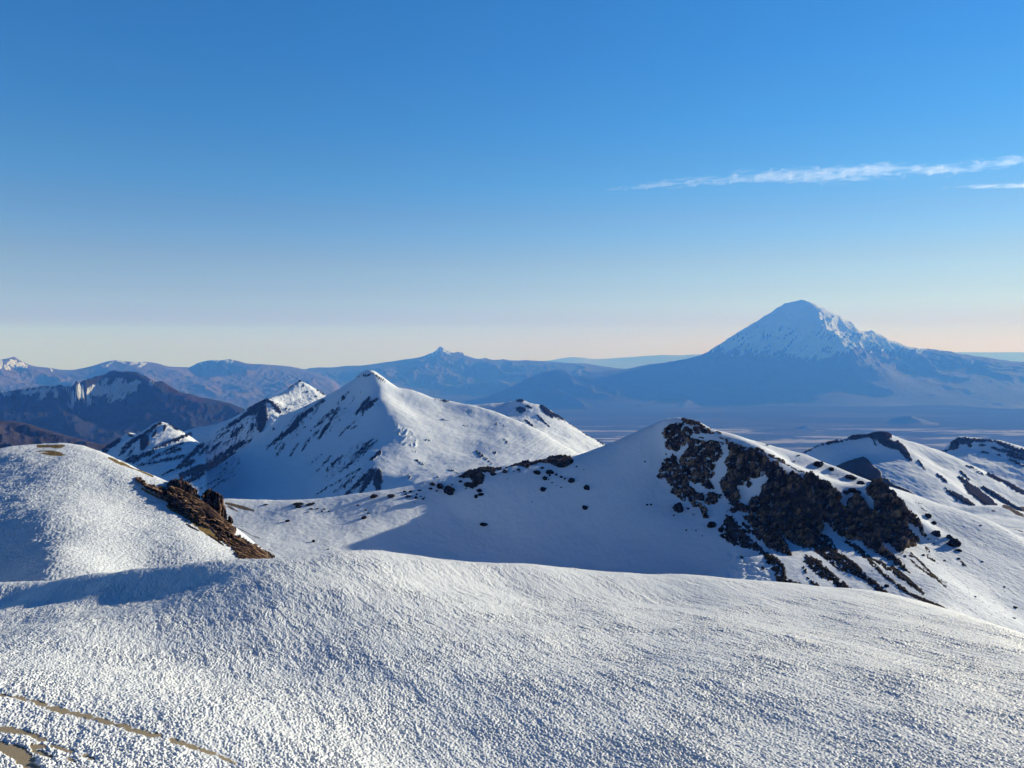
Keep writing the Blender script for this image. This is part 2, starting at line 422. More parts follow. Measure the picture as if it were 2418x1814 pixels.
def ico(sub):
    me = bpy.data.meshes.new("t"); import bmesh
    bm = bmesh.new(); bmesh.ops.create_icosphere(bm, subdivisions=sub, radius=1.)
    V = np.array([v.co[:] for v in bm.verts]); Fq = np.array([[v.index for v in f.verts] for f in bm.faces]); bm.free()
    bpy.data.meshes.remove(me); return V, Fq
ICO = {k: ico(k) for k in (3, 4)}
def boulder(name, loc, rx, rz, mat, seed, sub=3, flat=.8):
    V, Fq = ICO[sub]; V = V.copy()
    q = V * 1.1 + seed * 3.7
    w1, w2, wid = worley3(q[:, 0], q[:, 1], q[:, 2])
    r = .72 + .30 * wid + .22 * fbm3(q[:, 0] * 1.5, q[:, 1] * 1.5, q[:, 2] * 1.5) + .18 * np.clip(w2 - w1, 0, .6)
    V = V * r[:, None] * np.array([rx, rx * flat, rz])
    a = seed * 2.4; R = np.array([[math.cos(a * .1), -math.sin(a * .1), 0], [math.sin(a * .1), math.cos(a * .1), 0], [0, 0, 1]])
    V = V @ R.T
    o = link_mesh(name, V, Fq, mat, smooth=False); o.location = [float(c) for c in loc]
    return o

# ================================================================== THE SETTING
# ---- plain (altiplano floor) reaching the horizon
GZ = -1400.0
def plain():
    m, n, l, b = new_mat("plain_ground")
    tc = n.new("ShaderNodeTexCoord")
    n1 = nz(n, l, 1 / 900., 6, .6, stretch=((.35, 1, 1), (0, 0, .1))); n2 = nz(n, l, 1 / 5000., 4)
    n3 = nz(n, l, 1 / 420., 5, .7, stretch=((.22, 1, 1), (0, 0, -.12)))
    c = mixc(n, l, n2, (0.034, 0.030, 0.026), (0.065, 0.054, 0.043))
    c = mixc(n, l, rng(n, l, n1, .45, .7), c, (0.10, 0.080, 0.064))
    sx = n.new("ShaderNodeSeparateXYZ"); l.new(tc.outputs['Object'], sx.inputs[0])
    band = mth(n, l, 'MULTIPLY', rng(n, l, sx.outputs[1], 7000, 9500), rng(n, l, sx.outputs[1], 13800, 12300))
    salt = mth(n, l, 'MULTIPLY', rng(n, l, n3, .51, .60), band)
    c = mixc(n, l, mth(n, l, 'MULTIPLY', salt, .8), c, (0.55, 0.47, 0.39))
    l.new(c, b.inputs["Base Color"]); b.inputs["Specular IOR Level"].default_value = 0.; b.inputs["Roughness"].default_value = 1.
    R = np.concatenate([[0.], np.geomspace(2500, 46500, 42)]); A = np.linspace(-math.pi, math.pi, 145)[:-1]
    V = [[0, 0, GZ]] + [[r * math.sin(a), r * math.cos(a), GZ] for r in R[1:] for a in A]
    na = len(A); Fq = []
    for i in range(len(R) - 2):
        for k in range(na):
            a, b2 = 1 + i * na + k, 1 + i * na + (k + 1) % na; Fq.append([a, a + na, b2 + na, b2])
    for k in range(na): Fq.append([0, 1 + k, 1 + (k + 1) % na, 0])
    Fq = [q for q in Fq if len(set(q)) == 4]; 
    for k in range(0, na, 2): Fq.append([0, 1 + k, 1 + (k + 1) % na, 1 + (k + 2) % na])
    V = np.array(V)
    Fq = np.array(Fq)
    Fq = Fq[:, ::-1] if np.cross(V[Fq[0, 1]] - V[Fq[0, 0]], V[Fq[0, 2]] - V[Fq[0, 0]])[2] < 0 else Fq
    o = link_mesh("ground", V, Fq, m)
    tag(o, "brown high plain with pale salt streaks spread far below the mountains", "plain", kind="structure")
plain()

def relief(T, amp, scale, o=5, kind='ridge', base=None, top=None, seed=0., cw=.15):
    x, y = T.X / scale + seed, T.Y / scale
    n = ridged2(x, y, o) - .9 if kind == 'ridge' else fbm2(x, y, o)
    w = 1.
    if base is not None: w = np.clip((T.Z - base) / (top - base), 0, 1) ** .6
    t0 = T.Z / T.Y; wc = np.clip((t0.max(0)[None, :] - t0) * F_PX / 22., cw, 1.)
    T.Z = T.Z + amp * n * w * wc
    return T

def floor_clip(T, z=GZ, soft=60.):
    T.Z = np.maximum(T.Z, z - 40)

# ---- farthest pale ridges
def far_ridge(name, z, pts, D, depth, drop, mat, label, ns=300, seed=0., amp=30., smin=None, smax=None):
    P = pl(z, [(a, b, D) for a, b in pts], 3)
    F1 = P.copy(); k = (D - depth) / D; F1[:, 0] *= k; F1[:, 1] *= k; F1[:, 2] = GZ - 30
    B = P.copy(); k = (D + depth) / D; B[:, 0] *= k; B[:, 1] *= k; B[:, 2] = GZ - 30
    M = P.copy(); k = (D - depth * .4) / D; M[:, 0] *= k; M[:, 1] *= k; M[:, 2] = GZ + (P[:, 2] - GZ) * .45
    s = P[:, 0] / P[:, 1]
    T = Terrain(s.min() - .03, s.max() + .03, ns, (D - depth) * .99, D + depth, 60, [P, F1, B, M])
    relief(T, amp, D * .035, seed=seed, base=GZ, top=P[:, 2].max())
    # ends run out into the plain
    e = sstep(s.min() - .03, s.min(), T.X / T.Y) * sstep(s.max() + .03, s.max(), T.X / T.Y)
    T.Z = GZ - 40 + (T.Z - GZ + 40) * e
    return tag(T.build(name, mat), label, "mountain range", kind="structure")
M_far = terrain_mat("far_hills", 35, ground=(.36, .26, .25), ground2=(.30, .22, .22))  # ground lightened and reddened: distant haze and sunlight put into the colour
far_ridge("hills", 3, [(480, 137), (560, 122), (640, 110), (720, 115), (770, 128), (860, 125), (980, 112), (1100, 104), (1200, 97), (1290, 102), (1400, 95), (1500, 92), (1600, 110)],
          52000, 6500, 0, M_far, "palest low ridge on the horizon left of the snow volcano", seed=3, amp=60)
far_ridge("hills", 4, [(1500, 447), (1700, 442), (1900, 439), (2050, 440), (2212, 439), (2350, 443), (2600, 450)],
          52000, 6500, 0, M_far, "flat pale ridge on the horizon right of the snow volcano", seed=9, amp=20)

# ---- pyramid range (centre, far)
def pyramid_range():
    D = 25000
    c = pl(2, [(470, 190, 24500), (540, 190, 24500), (630, 198, 24500), (790, 188, 24500), (870, 178, 24600), (930, 185, 24700), (1050, 170, 24900), (1180, 150, D), (1250, 135, D), (1370, 122, D),
               (1410, 100, D), (1450, 88, D), (1475, 70, D), (1485, 54, D), (1500, 53, D), (1520, 66, D), (1545, 80, D), (1570, 95, D), (1600, 84, D), (1625, 83, D), (1660, 105, D), (1690, 125, D), (1740, 135, D), (1790, 122, D), (1840, 140, D), (1900, 130, D)], 2)
    c2 = pl(3, [(0, 105, D), (60, 122, D), (120, 112, D), (160, 130, D), (230, 122, D), (300, 135, D), (370, 130, D), (550, 145, D), (740, 152, 24500), (850, 170, 24000), (950, 184, 23500), (1050, 200, 23000)], 2)
    a1 = pl(2, [(400, 290, 21500), (700, 280, 21500), (1000, 270, 22000), (1300, 290, 22200), (1600, 300, 22000), (1900, 290, 22000)], 2)
    a2 = pl(3, [(100, 262, 21500), (300, 235, 22000), (600, 205, 22300), (900, 196, 22800)], 2)
    # nearer low spurs
    h = pl(2, [(1050, 290, 21500), (1150, 235, 22300), (1250, 212, 22800), (1400, 225, 22600), (1600, 215, 23200), (1800, 215, 23000)], 2)
    h2 = pl(2, [(350, 215, 22500), (550, 235, 22300), (760, 240, 22500), (900, 262, 22200)], 2)
    base = pl(2, [(300, 330, 20300), (700, 330, 20500), (1100, 330, 20500), (1500, 325, 20500), (1900, 320, 20600)], 2); base[:, 2] = GZ - 20
    base2 = pl(3, [(100, 290, 20300), (500, 262, 20300), (900, 248, 20400), (1100, 248, 20400)], 2); base2[:, 2] = GZ - 20
    T = Terrain(-.30, .24, 860, 20000, 27500, 170, [c, c2, a1, a2, h, h2, base, base2, back(c, 1.08, 500), back(c2, 1.08, 500, 1600)], c=.002)
    relief(T, 95, 1500, 6, base=-1400, top=-600, seed=4); relief(T, 22, 260, 4, base=-1400, top=-600)
    u, v = T.uvs()
    e = sstep(-.30, -.26, T.X / T.Y) * sstep(.21, .15, T.X / T.Y)
    T.Z = GZ - 60 + (T.Z - GZ + 60) * e
    sn = np.full(u.shape, -30.)
    snow = seg_field(u, v, segs(2, [(1490, 60, 1450, 110, 18), (1500, 70, 1560, 105, 14), (1480, 90, 1380, 130, 10), (1620, 90, 1680, 120, 6)])) - 2 + 3 * fbm2(u / 5, v / 12, 4)
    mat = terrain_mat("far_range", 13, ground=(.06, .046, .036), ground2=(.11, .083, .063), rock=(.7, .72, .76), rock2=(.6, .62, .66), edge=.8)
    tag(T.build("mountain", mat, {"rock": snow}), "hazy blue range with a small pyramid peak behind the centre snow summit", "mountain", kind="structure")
pyramid_range()

# ---- far left range
def left_range():
    c = pl(1, [(-400, 190, 17500), (-250, 130, 17500), (-100, 165, 17500), (0, 130, 17000), (30, 140, 17000), (50, 132, 17000), (70, 120, 17000), (95, 113, 17000), (115, 130, 17000), (150, 155, 17000), (185, 175, 17000), (250, 180, 17000), (340, 195, 17200), (420, 215, 17500), (530, 215, 18000),
               (580, 195, 18200), (650, 185, 18500), (700, 160, 18500), (740, 145, 18500), (790, 138, 18500), (850, 150, 18500), (900, 150, 18500), (960, 150, 18500), (1050, 170, 19000), (1110, 187, 19000), (1180, 184, 19500), (1240, 187, 20000), (1290, 160, 20000), (1340, 148, 20000),
               (1400, 135, 20000), (1450, 138, 20000), (1490, 128, 20000), (1550, 140, 20000), (1640, 175, 20300), (1740, 170, 20500), (1830, 178, 20800), (1936, 190, 21000), (2020, 215, 21000), (2150, 260, 20800)], 2)
    f = pl(1, [(-200, 330, 14500), (130, 320, 14500), (500, 310, 15500), (850, 300, 16000), (1150, 330, 16300), (1400, 360, 16500), (1700, 380, 16800), (2000, 380, 17200), (2300, 370, 18000)], 3)
    g = pl(1, [(-200, 420, 13500), (300, 430, 13500), (900, 440, 14000), (1300, 430, 15000), (1700, 430, 15500), (2100, 420, 16000), (2400, 410, 16500)], 3); g[:, 2] = GZ - 30
    sp = pl(1, [(340, 200, 16900), (370, 260, 16200), (420, 320, 15300)], 4)
    sp2 = pl(1, [(1240, 190, 19800), (1350, 250, 18500), (1430, 300, 17600), (1500, 380, 16600)], 4)
    sp3 = pl(1, [(950, 150, 18400), (1020, 220, 17400), (1100, 290, 16600)], 4)
    T = Terrain(-.85, -.20, 900, 13300, 22500, 200, [c, f, g, sp, sp2, sp3, back(c, 1.08, 700)], c=.002)
    relief(T, 130, 1700, 6, base=-1400, top=-500, seed=12); relief(T, 25, 250, 4, base=-1400, top=-500)
    T.Z = GZ - 60 + (T.Z - GZ + 60) * sstep(-.20, -.235, T.X / T.Y)
    u, v = T.uvs()
    S = segs(1, [(0, 150, 0, 190, 22), (30, 180, 60, 195, 14), (75, 150, 110, 180, 26), (120, 165, 165, 182, 18), (60, 160, 90, 150, 14), (770, 142, 820, 160, 9), (740, 150, 700, 175, 5), (850, 165, 900, 158, 8), (920, 155, 940, 175, 12),
                 (960, 160, 900, 185, 6), (1390, 142, 1430, 152, 8), (1470, 138, 1500, 155, 12), (1500, 148, 1525, 150, 6), (1310, 165, 1350, 155, 5), (330, 200, 345, 210, 4)])
    snow = seg_field(u, v, S) + 3.5 * fbm2(u / 5, v / 7, 4)
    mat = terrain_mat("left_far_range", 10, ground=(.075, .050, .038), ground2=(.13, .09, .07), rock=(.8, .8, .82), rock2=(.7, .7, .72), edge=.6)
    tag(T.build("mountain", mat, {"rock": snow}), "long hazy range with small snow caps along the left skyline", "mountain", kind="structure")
left_range()

# ---- the snow volcano
def volcano():
    D = 22000
    cl = pl(3, [(880, 190, 21000), (950, 183, 21000), (1000, 180, 21000), (1050, 163, 21200), (1100, 155, 21300), (1180, 148, 21500), (1230, 138, 21600), (1270, 130, 21700), (1340, 120, 21800), (1450, 90, D)], 2)
    cr = pl(4, [(380, 460, D), (450, 425, D), (500, 385, D), (530, 362, D), (560, 350, D), (610, 325, D), (640, 308, D), (680, 290, D), (700, 276, D), (750, 245, D), (780, 225, D), (850, 178, D), (910, 148, D), (960, 142, D), (1010, 152, D), (1070, 185, D),
                (1160, 228, D), (1200, 255, D), (1245, 280, D), (1250, 297, D), (1290, 315, D), (1330, 325, D), (1340, 311, D), (1400, 340, D), (1450, 368, D), (1550, 408, D), (1610, 424, D), (1625, 418, D), (1720, 435, D), (1780, 437, 21800), (1850, 449, 21600), (1950, 468, 21500), (2060, 485, 21400), (2140, 495, 21200),
                (2212, 493, 21000), (2400, 500, 21000), (2700, 520, 21000)], 2)
    spine = pl(4, [(960, 142, D), (1012, 165, 21800), (1015, 215, 21500), (990, 262, 21200), (1040, 300, 20950), (1085, 325, 20750), (1130, 360, 20550), (1180, 400, 20250), (1260, 450, 19950), (1330, 500, 19800), (1420, 560, 19300), (1470, 620, 18800), (1500, 690, 18300)], 3)
    rib2 = pl(4, [(1340, 325, 21900), (1400, 380, 21500), (1480, 440, 21200), (1560, 500, 20700), (1700, 560, 20000)], 3)
    L1 = pl(4, [(700, 380, 21600), (850, 330, 21600), (900, 420, 21050), (700, 460, 20900), (500, 470, 21000), (850, 480, 20500), (1000, 480, 20350), (960, 380, 21250)])
    R1 = pl(4, [(1230, 340, 21400), (1250, 400, 21000), (1350, 450, 20700), (1500, 560, 20050)])
    mid = pl(4, [(-300, 570, 20200), (0, 570, 20000), (200, 560, 20000), (400, 570, 19800), (650, 560, 19800), (900, 560, 19700), (1150, 560, 19500), (1800, 560, 19800), (2000, 570, 19800), (2212, 580, 19500), (2500, 590, 19500)])
    low = pl(4, [(-300, 660, 18900), (0, 660, 18800), (230, 640, 18900), (480, 680, 18500), (700, 620, 19000), (960, 680, 18400), (1000, 650, 18600), (1200, 640, 18700), (1370, 690, 18300), (1700, 680, 18400), (2000, 680, 18400), (2212, 680, 18400), (2500, 680, 18400)])
    lobes = pl(4, [(450, 690, 18500), (620, 640, 18750), (800, 660, 18600), (930, 700, 18300)], 3)
    foot = pl(4, [(-400, 735, 17950), (0, 738, 17950), (300, 742, 17850), (600, 748, 17750), (950, 742, 17800), (1200, 765, 17500), (1450, 770, 17450), (1600, 745, 17800), (2000, 745, 17800), (2300, 745, 17800), (2600, 745, 17800)], 3); foot[:, 2] = GZ - 15
    f2 = foot.copy(); f2[:, 0] *= .95; f2[:, 1] *= .95; f2[:, 2] = GZ - 60
    T = Terrain(.02, .86, 1000, 16900, 25500, 330, [cl, cr, spine, rib2, L1, R1, mid, low, lobes, foot, f2, back(cr, 1.1, 1400), back(cl, 1.1, 700)], c=.0015)
    relief(T, 85, 1300, 6, base=-1250, top=500, seed=2)
    relief(T, 85, 420, 5, base=-700, top=400, seed=8, cw=.3)
    relief(T, 20, 120, 4, base=-900, top=300, seed=5)
    T.Z = GZ - 60 + (T.Z - GZ + 60) * sstep(.02, .07, T.X / T.Y)
    u, v = T.uvs()
    ox, oy, k = ZOOM[4]
    lim = np.interp((u - ox) / k, [380, 450, 600, 800, 850, 950, 1050, 1150, 1300, 1500, 1650, 1720], [430, 440, 448, 455, 452, 480, 495, 445, 430, 436, 444, 436])
    snow = (lim * k + oy - v) * .55
    snow = np.minimum(snow, 6.5) + 6.5 * (ridged2(u / 16 + v / 22, v / 30, 5) - 1.0) + 3.5 * fbm2(u / 5, v / 9, 4)
    snow = np.maximum(snow, (oy + 290 * k - v) * .7 + 3 * fbm2(u / 6, v / 6, 3))
    snow = np.where(((u - ox) / k > 360) & ((u - ox) / k < 1740), snow, -20)
    mat = terrain_mat("volcano", 11, ground=(.026, .021, .018), ground2=(.055, .043, .035), rock=(.86, .87, .88), rock2=(.78, .80, .83), edge=.8, gbump=.9)
    tag(T.build("mountain", mat, {"rock": snow}), "large lone volcano with a snow-covered cone standing above the plain", "volcano", kind="structure")
volcano()

def foothill():
    c = pl(3, [(-60, 400, 19300), (20, 372, 19100), (130, 345, 18900), (250, 300, 18700), (330, 262, 18600), (420, 215, 18500), (500, 196, 18400), (560, 187, 18400), (600, 192, 18400), (650, 222, 18400), (720, 245, 18400), (800, 262, 18400), (950, 275, 18400), (1100, 300, 18600), (1300, 330, 18700)], 2)
    f = pl(3, [(100, 372, 18400), (350, 340, 17700), (560, 300, 17500), (750, 330, 17400), (900, 350, 17500), (1100, 370, 17700)])
    g = pl(3, [(-60, 402, 18700), (200, 400, 17800), (400, 420, 17000), (600, 440, 16500), (800, 425, 16700), (1000, 425, 16700), (1400, 430, 16700)], 2); g[:, 2] = GZ - 20
    T = Terrain(-.075, .27, 420, 15900, 20500, 130, [c, f, g, back(c, 1.06, 420)], c=.002)
    relief(T, 90, 800, 6, base=-1400, top=-900, seed=22)
    T.Z = GZ - 60 + (T.Z - GZ + 60) * sstep(-.075, -.055, T.X / T.Y) * sstep(.27, .22, T.X / T.Y)
    mat = terrain_mat("foothill", 10, ground=(.018, .016, .015), ground2=(.040, .033, .028))
    tag(T.build("hill", mat), "dark blue foothill left of the snow volcano", "hill", kind="structure")
    # two thin low rises on the plain beside it
    for (px, py, w, hgt, label) in ((1350, 925, .022, 120, "thin low rise on the plain left of the foothill"), (2148, 998, .030, 125, "small dark cone hill standing alone on the plain"),
                                    (1902, 1012, .016, 60, "tiny flat rise on the plain below the volcano"), (2345, 958, .04, 90, "long low rise on the plain near the right edge")):
        s, t = ray(px, py); D = min(GZ / t, 19500)
        a = np.linspace(0, 2 * math.pi, 97)[:-1]; rr = np.linspace(0, 1, 24); R, A = np.meshgrid(rr, a, indexing='ij')
        X = s * D + R * np.cos(A) * w * D * 1.3; Y = D + R * np.sin(A) * w * D * 1.6
        Z = GZ - 8 + hgt * (1 - sstep(0, 1, R) ** .75) * (1 + .35 * fbm2(X / 300, Y / 300, 4)) 
        idx = np.arange(R.size).reshape(R.shape); nx = np.roll(idx, -1, 1)
        Fq = np.stack([idx[:-1], idx[1:], nx[1:], nx[:-1]], -1).reshape(-1, 4)
        o = link_mesh("hill", np.stack([X, Y, Z], -1).reshape(-1, 3), Fq, mat, {"rock": np.full(R.size, -30.), "earth": np.full(R.size, -30.)})
        tag(o, label, "hill", kind="structure")
foothill()

# ---- dark mountain on the left
def dark_mountain():
    c = pl(1, [(-300, 300, 5600), (-100, 330, 5600), (0, 345, 5500), (60, 345, 5500), (100, 345, 5500), (150, 335, 5500), (200, 318, 5500), (250, 310, 5500), (300, 300, 5500), (350, 303, 5500), (400, 290, 5500), (480, 300, 5500), (530, 295, 5500), (590, 280, 5600), (620, 262, 5650), (650, 243, 5700), (690, 230, 5750),
               (715, 210, 5800), (740, 204, 5800), (800, 215, 5800), (850, 216, 5800), (900, 222, 5800), (920, 240, 5800), (950, 252, 5800), (1000, 282, 5800), (1030, 282, 5800), (1055, 272, 5800), (1100, 300, 5850), (1150, 330, 5850), (1200, 355, 5850), (1300, 400, 5900), (1380, 418, 5950), (1450, 415, 6000), (1520, 435, 6000), (1600, 465, 6000), (1750, 540, 6000)], 2)
    sp1 = pl(1, [(1055, 272, 5800), (1100, 330, 5600), (1180, 370, 5450), (1290, 410, 5300), (1340, 470, 5100), (1400, 560, 4850)], 3)
    sp2 = pl(1, [(740, 204, 5800), (700, 300, 5500), (600, 380, 5250), (480, 440, 5000), (350, 475, 4500), (430, 510, 4350), (500, 560, 4200), (600, 615, 4050), (700, 645, 3900), (800, 690, 3800)], 3)
    lo = pl(1, [(900, 450, 5000), (800, 560, 4700), (1050, 560, 4700), (1300, 600, 4600), (1500, 620, 4600), (650, 500, 4800), (1100, 430, 5200), (560, 470, 4900), (900, 330, 5450), (450, 400, 5200), (200, 400, 5250), (0, 430, 5200)])
    lo2 = pl(1, [(0, 500, 4500), (150, 480, 4600), (-200, 520, 4500), (200, 560, 4200), (300, 600, 4000)])
    va = pl(1, [(700, 700, 3700), (900, 700, 3900), (1200, 740, 3900), (400, 660, 3800), (100, 640, 3800), (-200, 660, 3800)])
    for q in (sp1, sp2, lo, lo2, va):
        k = (5800 - (5800 - q[:, 1]) * .42) / q[:, 1]; q *= k[:, None]
    T = Terrain(-.90, -.30, 900, 4700, 7200, 260, [c, sp1, sp2, lo, lo2, va, back(c, 1.12, 500)], c=.0015)
    relief(T, 75, 520, 6, base=-900, top=-250, seed=31); relief(T, 22, 120, 5, base=-900, top=-250, seed=3)
    u, v = T.uvs()
    S = segs(1, [(480, 370, 600, 345, 28), (600, 345, 700, 325, 34), (700, 330, 850, 320, 34), (850, 330, 890, 290, 26), (780, 350, 740, 400, 14), (820, 350, 790, 390, 8), (690, 270, 650, 330, 10), (590, 390, 575, 430, 12), (560, 360, 590, 420, 12), (720, 360, 710, 410, 6),
                 (300, 330, 265, 385, 14), (170, 345, 330, 325, 9), (370, 330, 360, 370, 8), (430, 310, 480, 370, 8), (20, 350, 60, 360, 8), (980, 290, 985, 295, 5), (450, 420, 470, 450, 5), (660, 290, 700, 260, 8), (750, 290, 800, 270, 14), (510, 300, 540, 340, 8), (150, 350, 210, 350, 10), (240, 330, 260, 320, 8)])
    snow = seg_field(u, v, S) + 2.0 + 7 * fbm2(u / 4. + v / 8., v / 16, 5, .7)
    pinkish = seg_field(u, v, segs(1, [(1080, 300, 1200, 370, 26), (1200, 370, 1330, 405, 18), (30, 330, -60, 300, 40), (1310, 450, 1330, 480, 20)])) + 3 * fbm2(u / 8, v / 8, 4)
    mat = terrain_mat("dark_mountain", 3.2, ground=(.015, .017, .020), ground2=(.027, .026, .028), rock=(.80, .82, .85), rock2=(.62, .65, .70), edge=.8, earth=(.065, .042, .036), gbump=1.0)
    tag(T.build("mountain", mat, {"rock": snow, "earth": pinkish}), "dark brown craggy mountain with snow streaks behind the left snow dome", "mountain", kind="structure")
    # brown slopes at its foot
    c = pl(1, [(-300, 640, 3000), (-60, 600, 3000), (30, 560, 3000), (70, 545, 3000), (150, 560, 3000), (230, 572, 3000), (330, 600, 3000), (450, 640, 3000), (600, 680, 3000), (750, 715, 3000)], 2)
    lo = pl(1, [(-300, 760, 2400), (0, 740, 2400), (300, 760, 2300), (700, 790, 2300), (150, 650, 2600), (0, 660, 2600), (450, 700, 2600)])
    T = Terrain(-.90, -.40, 400, 2200, 3400, 120, [c, lo, back(c, 1.1, 250)], c=.002)
    relief(T, 40, 280, 6, seed=41); relief(T, 8, 60, 4)
    mat = terrain_mat("brown_slope", 1.6, ground=(.032, .025, .023), ground2=(.055, .041, .036), gbump=.8)
    tag(T.build("hill", mat), "bare reddish brown slope low between dark mountain and left snow dome", "hill", kind="structure")
dark_mountain()

# ---- centre snow mountain
M_mid = terrain_mat("middle_snow_mountain", 1.0, edge=2.4, gbump=.10, rock2=(.045, .034, .027), rock=(.010, .008, .007))
STREAKS = segs(1, [(1740, 405, 1600, 500, 30), (1600, 500, 1480, 590, 16), (1700, 450, 1640, 500, 20), (1720, 460, 1700, 590, 42), (1580, 570, 1500, 650, 18), (1500, 600, 1400, 670, 8), (1590, 680, 1400, 790, 22), (1640, 660, 1600, 710, 12), (1700, 650, 1590, 780, 6),
        (1440, 680, 1360, 750, 14), (1330, 690, 1150, 850, 18), (1250, 620, 1000, 720, 12), (1200, 680, 960, 800, 10), (1560, 750, 1300, 870, 24), (1400, 820, 1180, 900, 28), (1200, 770, 900, 830, 12), (1330, 880, 1220, 940, 18), (1150, 850, 1050, 900, 7), (1490, 910, 1380, 980, 7), (1440, 910, 1300, 985, 5),
        (1180, 720, 1080, 760, 12), (1270, 800, 1180, 840, 16), (1450, 780, 1330, 850, 20), (1790, 440, 1830, 470, 18), (1760, 410, 1800, 450, 14), (1800, 570, 1795, 580, 8), (1360, 700, 1300, 760, 10), (1650, 560, 1640, 600, 14)])
STREAKS += segs(2, [(400, 440, 455, 485, 12), (500, 330, 560, 290, 5), (600, 300, 590, 330, 5), (690, 335, 740, 368, 4), (680, 380, 700, 385, 3), (600, 350, 640, 348, 3), (440, 455, 520, 462, 3), (410, 430, 440, 432, 3)])
def centre_mountain():
    crest = pl(2, [(0, 900, 1900), (200, 770, 1940), (380, 600, 1950), (437, 505, 1950), (500, 490, 1945), (560, 470, 1930), (650, 420, 1900), (745, 375, 1880), (850, 320, 1850), (900, 295, 1840), (940, 272, 1830), (985, 250, 1815), (1020, 230, 1800), (1050, 226, 1800), (1085, 245, 1800), (1130, 275, 1800), (1220, 320, 1815),
                   (1290, 330, 1820), (1380, 360, 1825), (1450, 388, 1830), (1560, 410, 1830), (1700, 435, 1815), (1850, 480, 1800), (1936, 520, 1790)], 3)
    crest2 = pl(3, [(100, 425, 1785), (200, 450, 1780), (320, 500, 1760), (450, 560, 1730), (600, 650, 1690), (760, 740, 1650)], 3)
    spine = pl(2, [(940, 272, 1830), (1000, 310, 1790), (1040, 360, 1755), (1070, 400, 1725), (1085, 430, 1705), (1140, 470, 1670), (1200, 520, 1640), (1215, 580, 1600), (1195, 640, 1560), (1160, 700, 1520), (1110, 750, 1480), (1060, 790, 1450), (1030, 835, 1420), (1060, 850, 1405), (1105, 880, 1385), (1125, 940, 1350), (1130, 1000, 1320)], 4)
    shade = pl(2, [(700, 600, 1760), (500, 750, 1700), (900, 680, 1610), (850, 500, 1740), (1000, 560, 1660), (1050, 660, 1570), (300, 900, 1620), (600, 930, 1500), (880, 900, 1420), (600, 1060, 1380), (900, 1010, 1350), (100, 1000, 1600), (750, 760, 1610), (1000, 760, 1490), (700, 450, 1850), (980, 450, 1730)])
    valley = pl(2, [(-300, 1100, 1500), (0, 1100, 1450), (300, 1100, 1380), (600, 1130, 1280), (900, 1120, 1240), (1130, 1100, 1230)])
    lit = pl(2, [(1200, 380, 1760), (1300, 440, 1745), (1350, 500, 1700), (1400, 600, 1610), (1500, 440, 1780), (1600, 480, 1762), (1700, 600, 1660), (1800, 520, 1745), (1900, 650, 1620), (1700, 750, 1530), (1400, 780, 1480), (1250, 720, 1500), (1200, 860, 1400), (1300, 950, 1300), (1500, 900, 1340), (1700, 850, 1390), (1900, 800, 1450)])
    lit2 = pl(3, [(300, 600, 1630), (500, 640, 1610), (650, 720, 1530), (300, 760, 1430), (500, 760, 1450), (120, 700, 1500)])
    lv = pl(2, [(1300, 1080, 1230), (1600, 1050, 1230), (1936, 1000, 1230)])
    lv2 = pl(3, [(400, 900, 1250), (800, 900, 1350)])
    T = Terrain(-.44, .20, 1100, 1200, 2250, 420, [crest, crest2, spine, shade, valley, lit, lit2, lv, lv2, back(crest, 1.1, 150), back(crest2, 1.1, 150)], c=.012)
    u, v = T.uvs()
    R = seg_field(u, v, segs(2, [(890, 350, 820, 420, 10), (870, 370, 845, 400, 12), (960, 350, 900, 430, 6), (740, 400, 640, 460, 11), (660, 460, 560, 520, 18), (600, 500, 500, 600, 22), (560, 560, 460, 640, 20), (500, 600, 400, 680, 18), (420, 660, 355, 720, 11),
        (790, 470, 650, 600, 12), (830, 450, 770, 540, 14), (780, 530, 700, 650, 14), (700, 600, 660, 640, 8), (1030, 390, 940, 490, 16), (1055, 410, 990, 470, 24), (1000, 470, 980, 500, 8), (940, 530, 830, 640, 6), (950, 570, 910, 590, 6), (1075, 395, 1075, 425, 10),
        (480, 680, 420, 770, 10), (560, 690, 510, 770, 9), (640, 650, 590, 730, 9), (715, 760, 655, 810, 6), (780, 770, 720, 830, 8), (850, 770, 750, 860, 12), (700, 850, 690, 865, 6), (1050, 655, 915, 790, 12), (1080, 665, 940, 780, 10), (960, 770, 830, 880, 8), (1100, 740, 1030, 795, 14),
        (1000, 830, 840, 930, 7), (850, 920, 680, 1020, 5), (1040, 860, 880, 1020, 18), (1060, 855, 970, 1010, 24), (1085, 870, 1085, 990, 34), (930, 900, 830, 1000, 9), (850, 970, 780, 1010, 6), (975, 350, 955, 370, 5), (400, 590, 410, 595, 8), (830, 850, 825, 870, 7),
        (960, 250, 1050, 229, 8), (1050, 229, 1140, 284, 8), (1460, 396, 1550, 409, 7), (1290, 326, 1325, 336, 5), (1740, 740, 1830, 815, 9), (1730, 735, 1760, 775, 9), (1845, 745, 1860, 748, 9), (1340, 795, 1390, 825, 6), (1550, 855, 1610, 880, 5),
        (1910, 660, 1936, 690, 6), (1288, 890, 1290, 915, 5), (1275, 905, 1305, 905, 4), (1320, 740, 1335, 742, 5), (1650, 570, 1670, 572, 6), (1380, 660, 1440, 668, 3), (1855, 558, 1865, 560, 5), (1905, 572, 1915, 575, 5), (1210, 610, 1225, 640, 4), (1470, 905, 1480, 908, 10)]))
    R = np.maximum(R, seg_field(u, v, [s_ for s_ in STREAKS if s_[0] < 545]))
    band = seg_field(u, v, segs(2, [(700, 420, 420, 700, 60), (850, 450, 700, 640, 50), (1000, 700, 750, 900, 60), (1000, 880, 850, 1000, 70), (150, 800, 60, 900, 70)]))
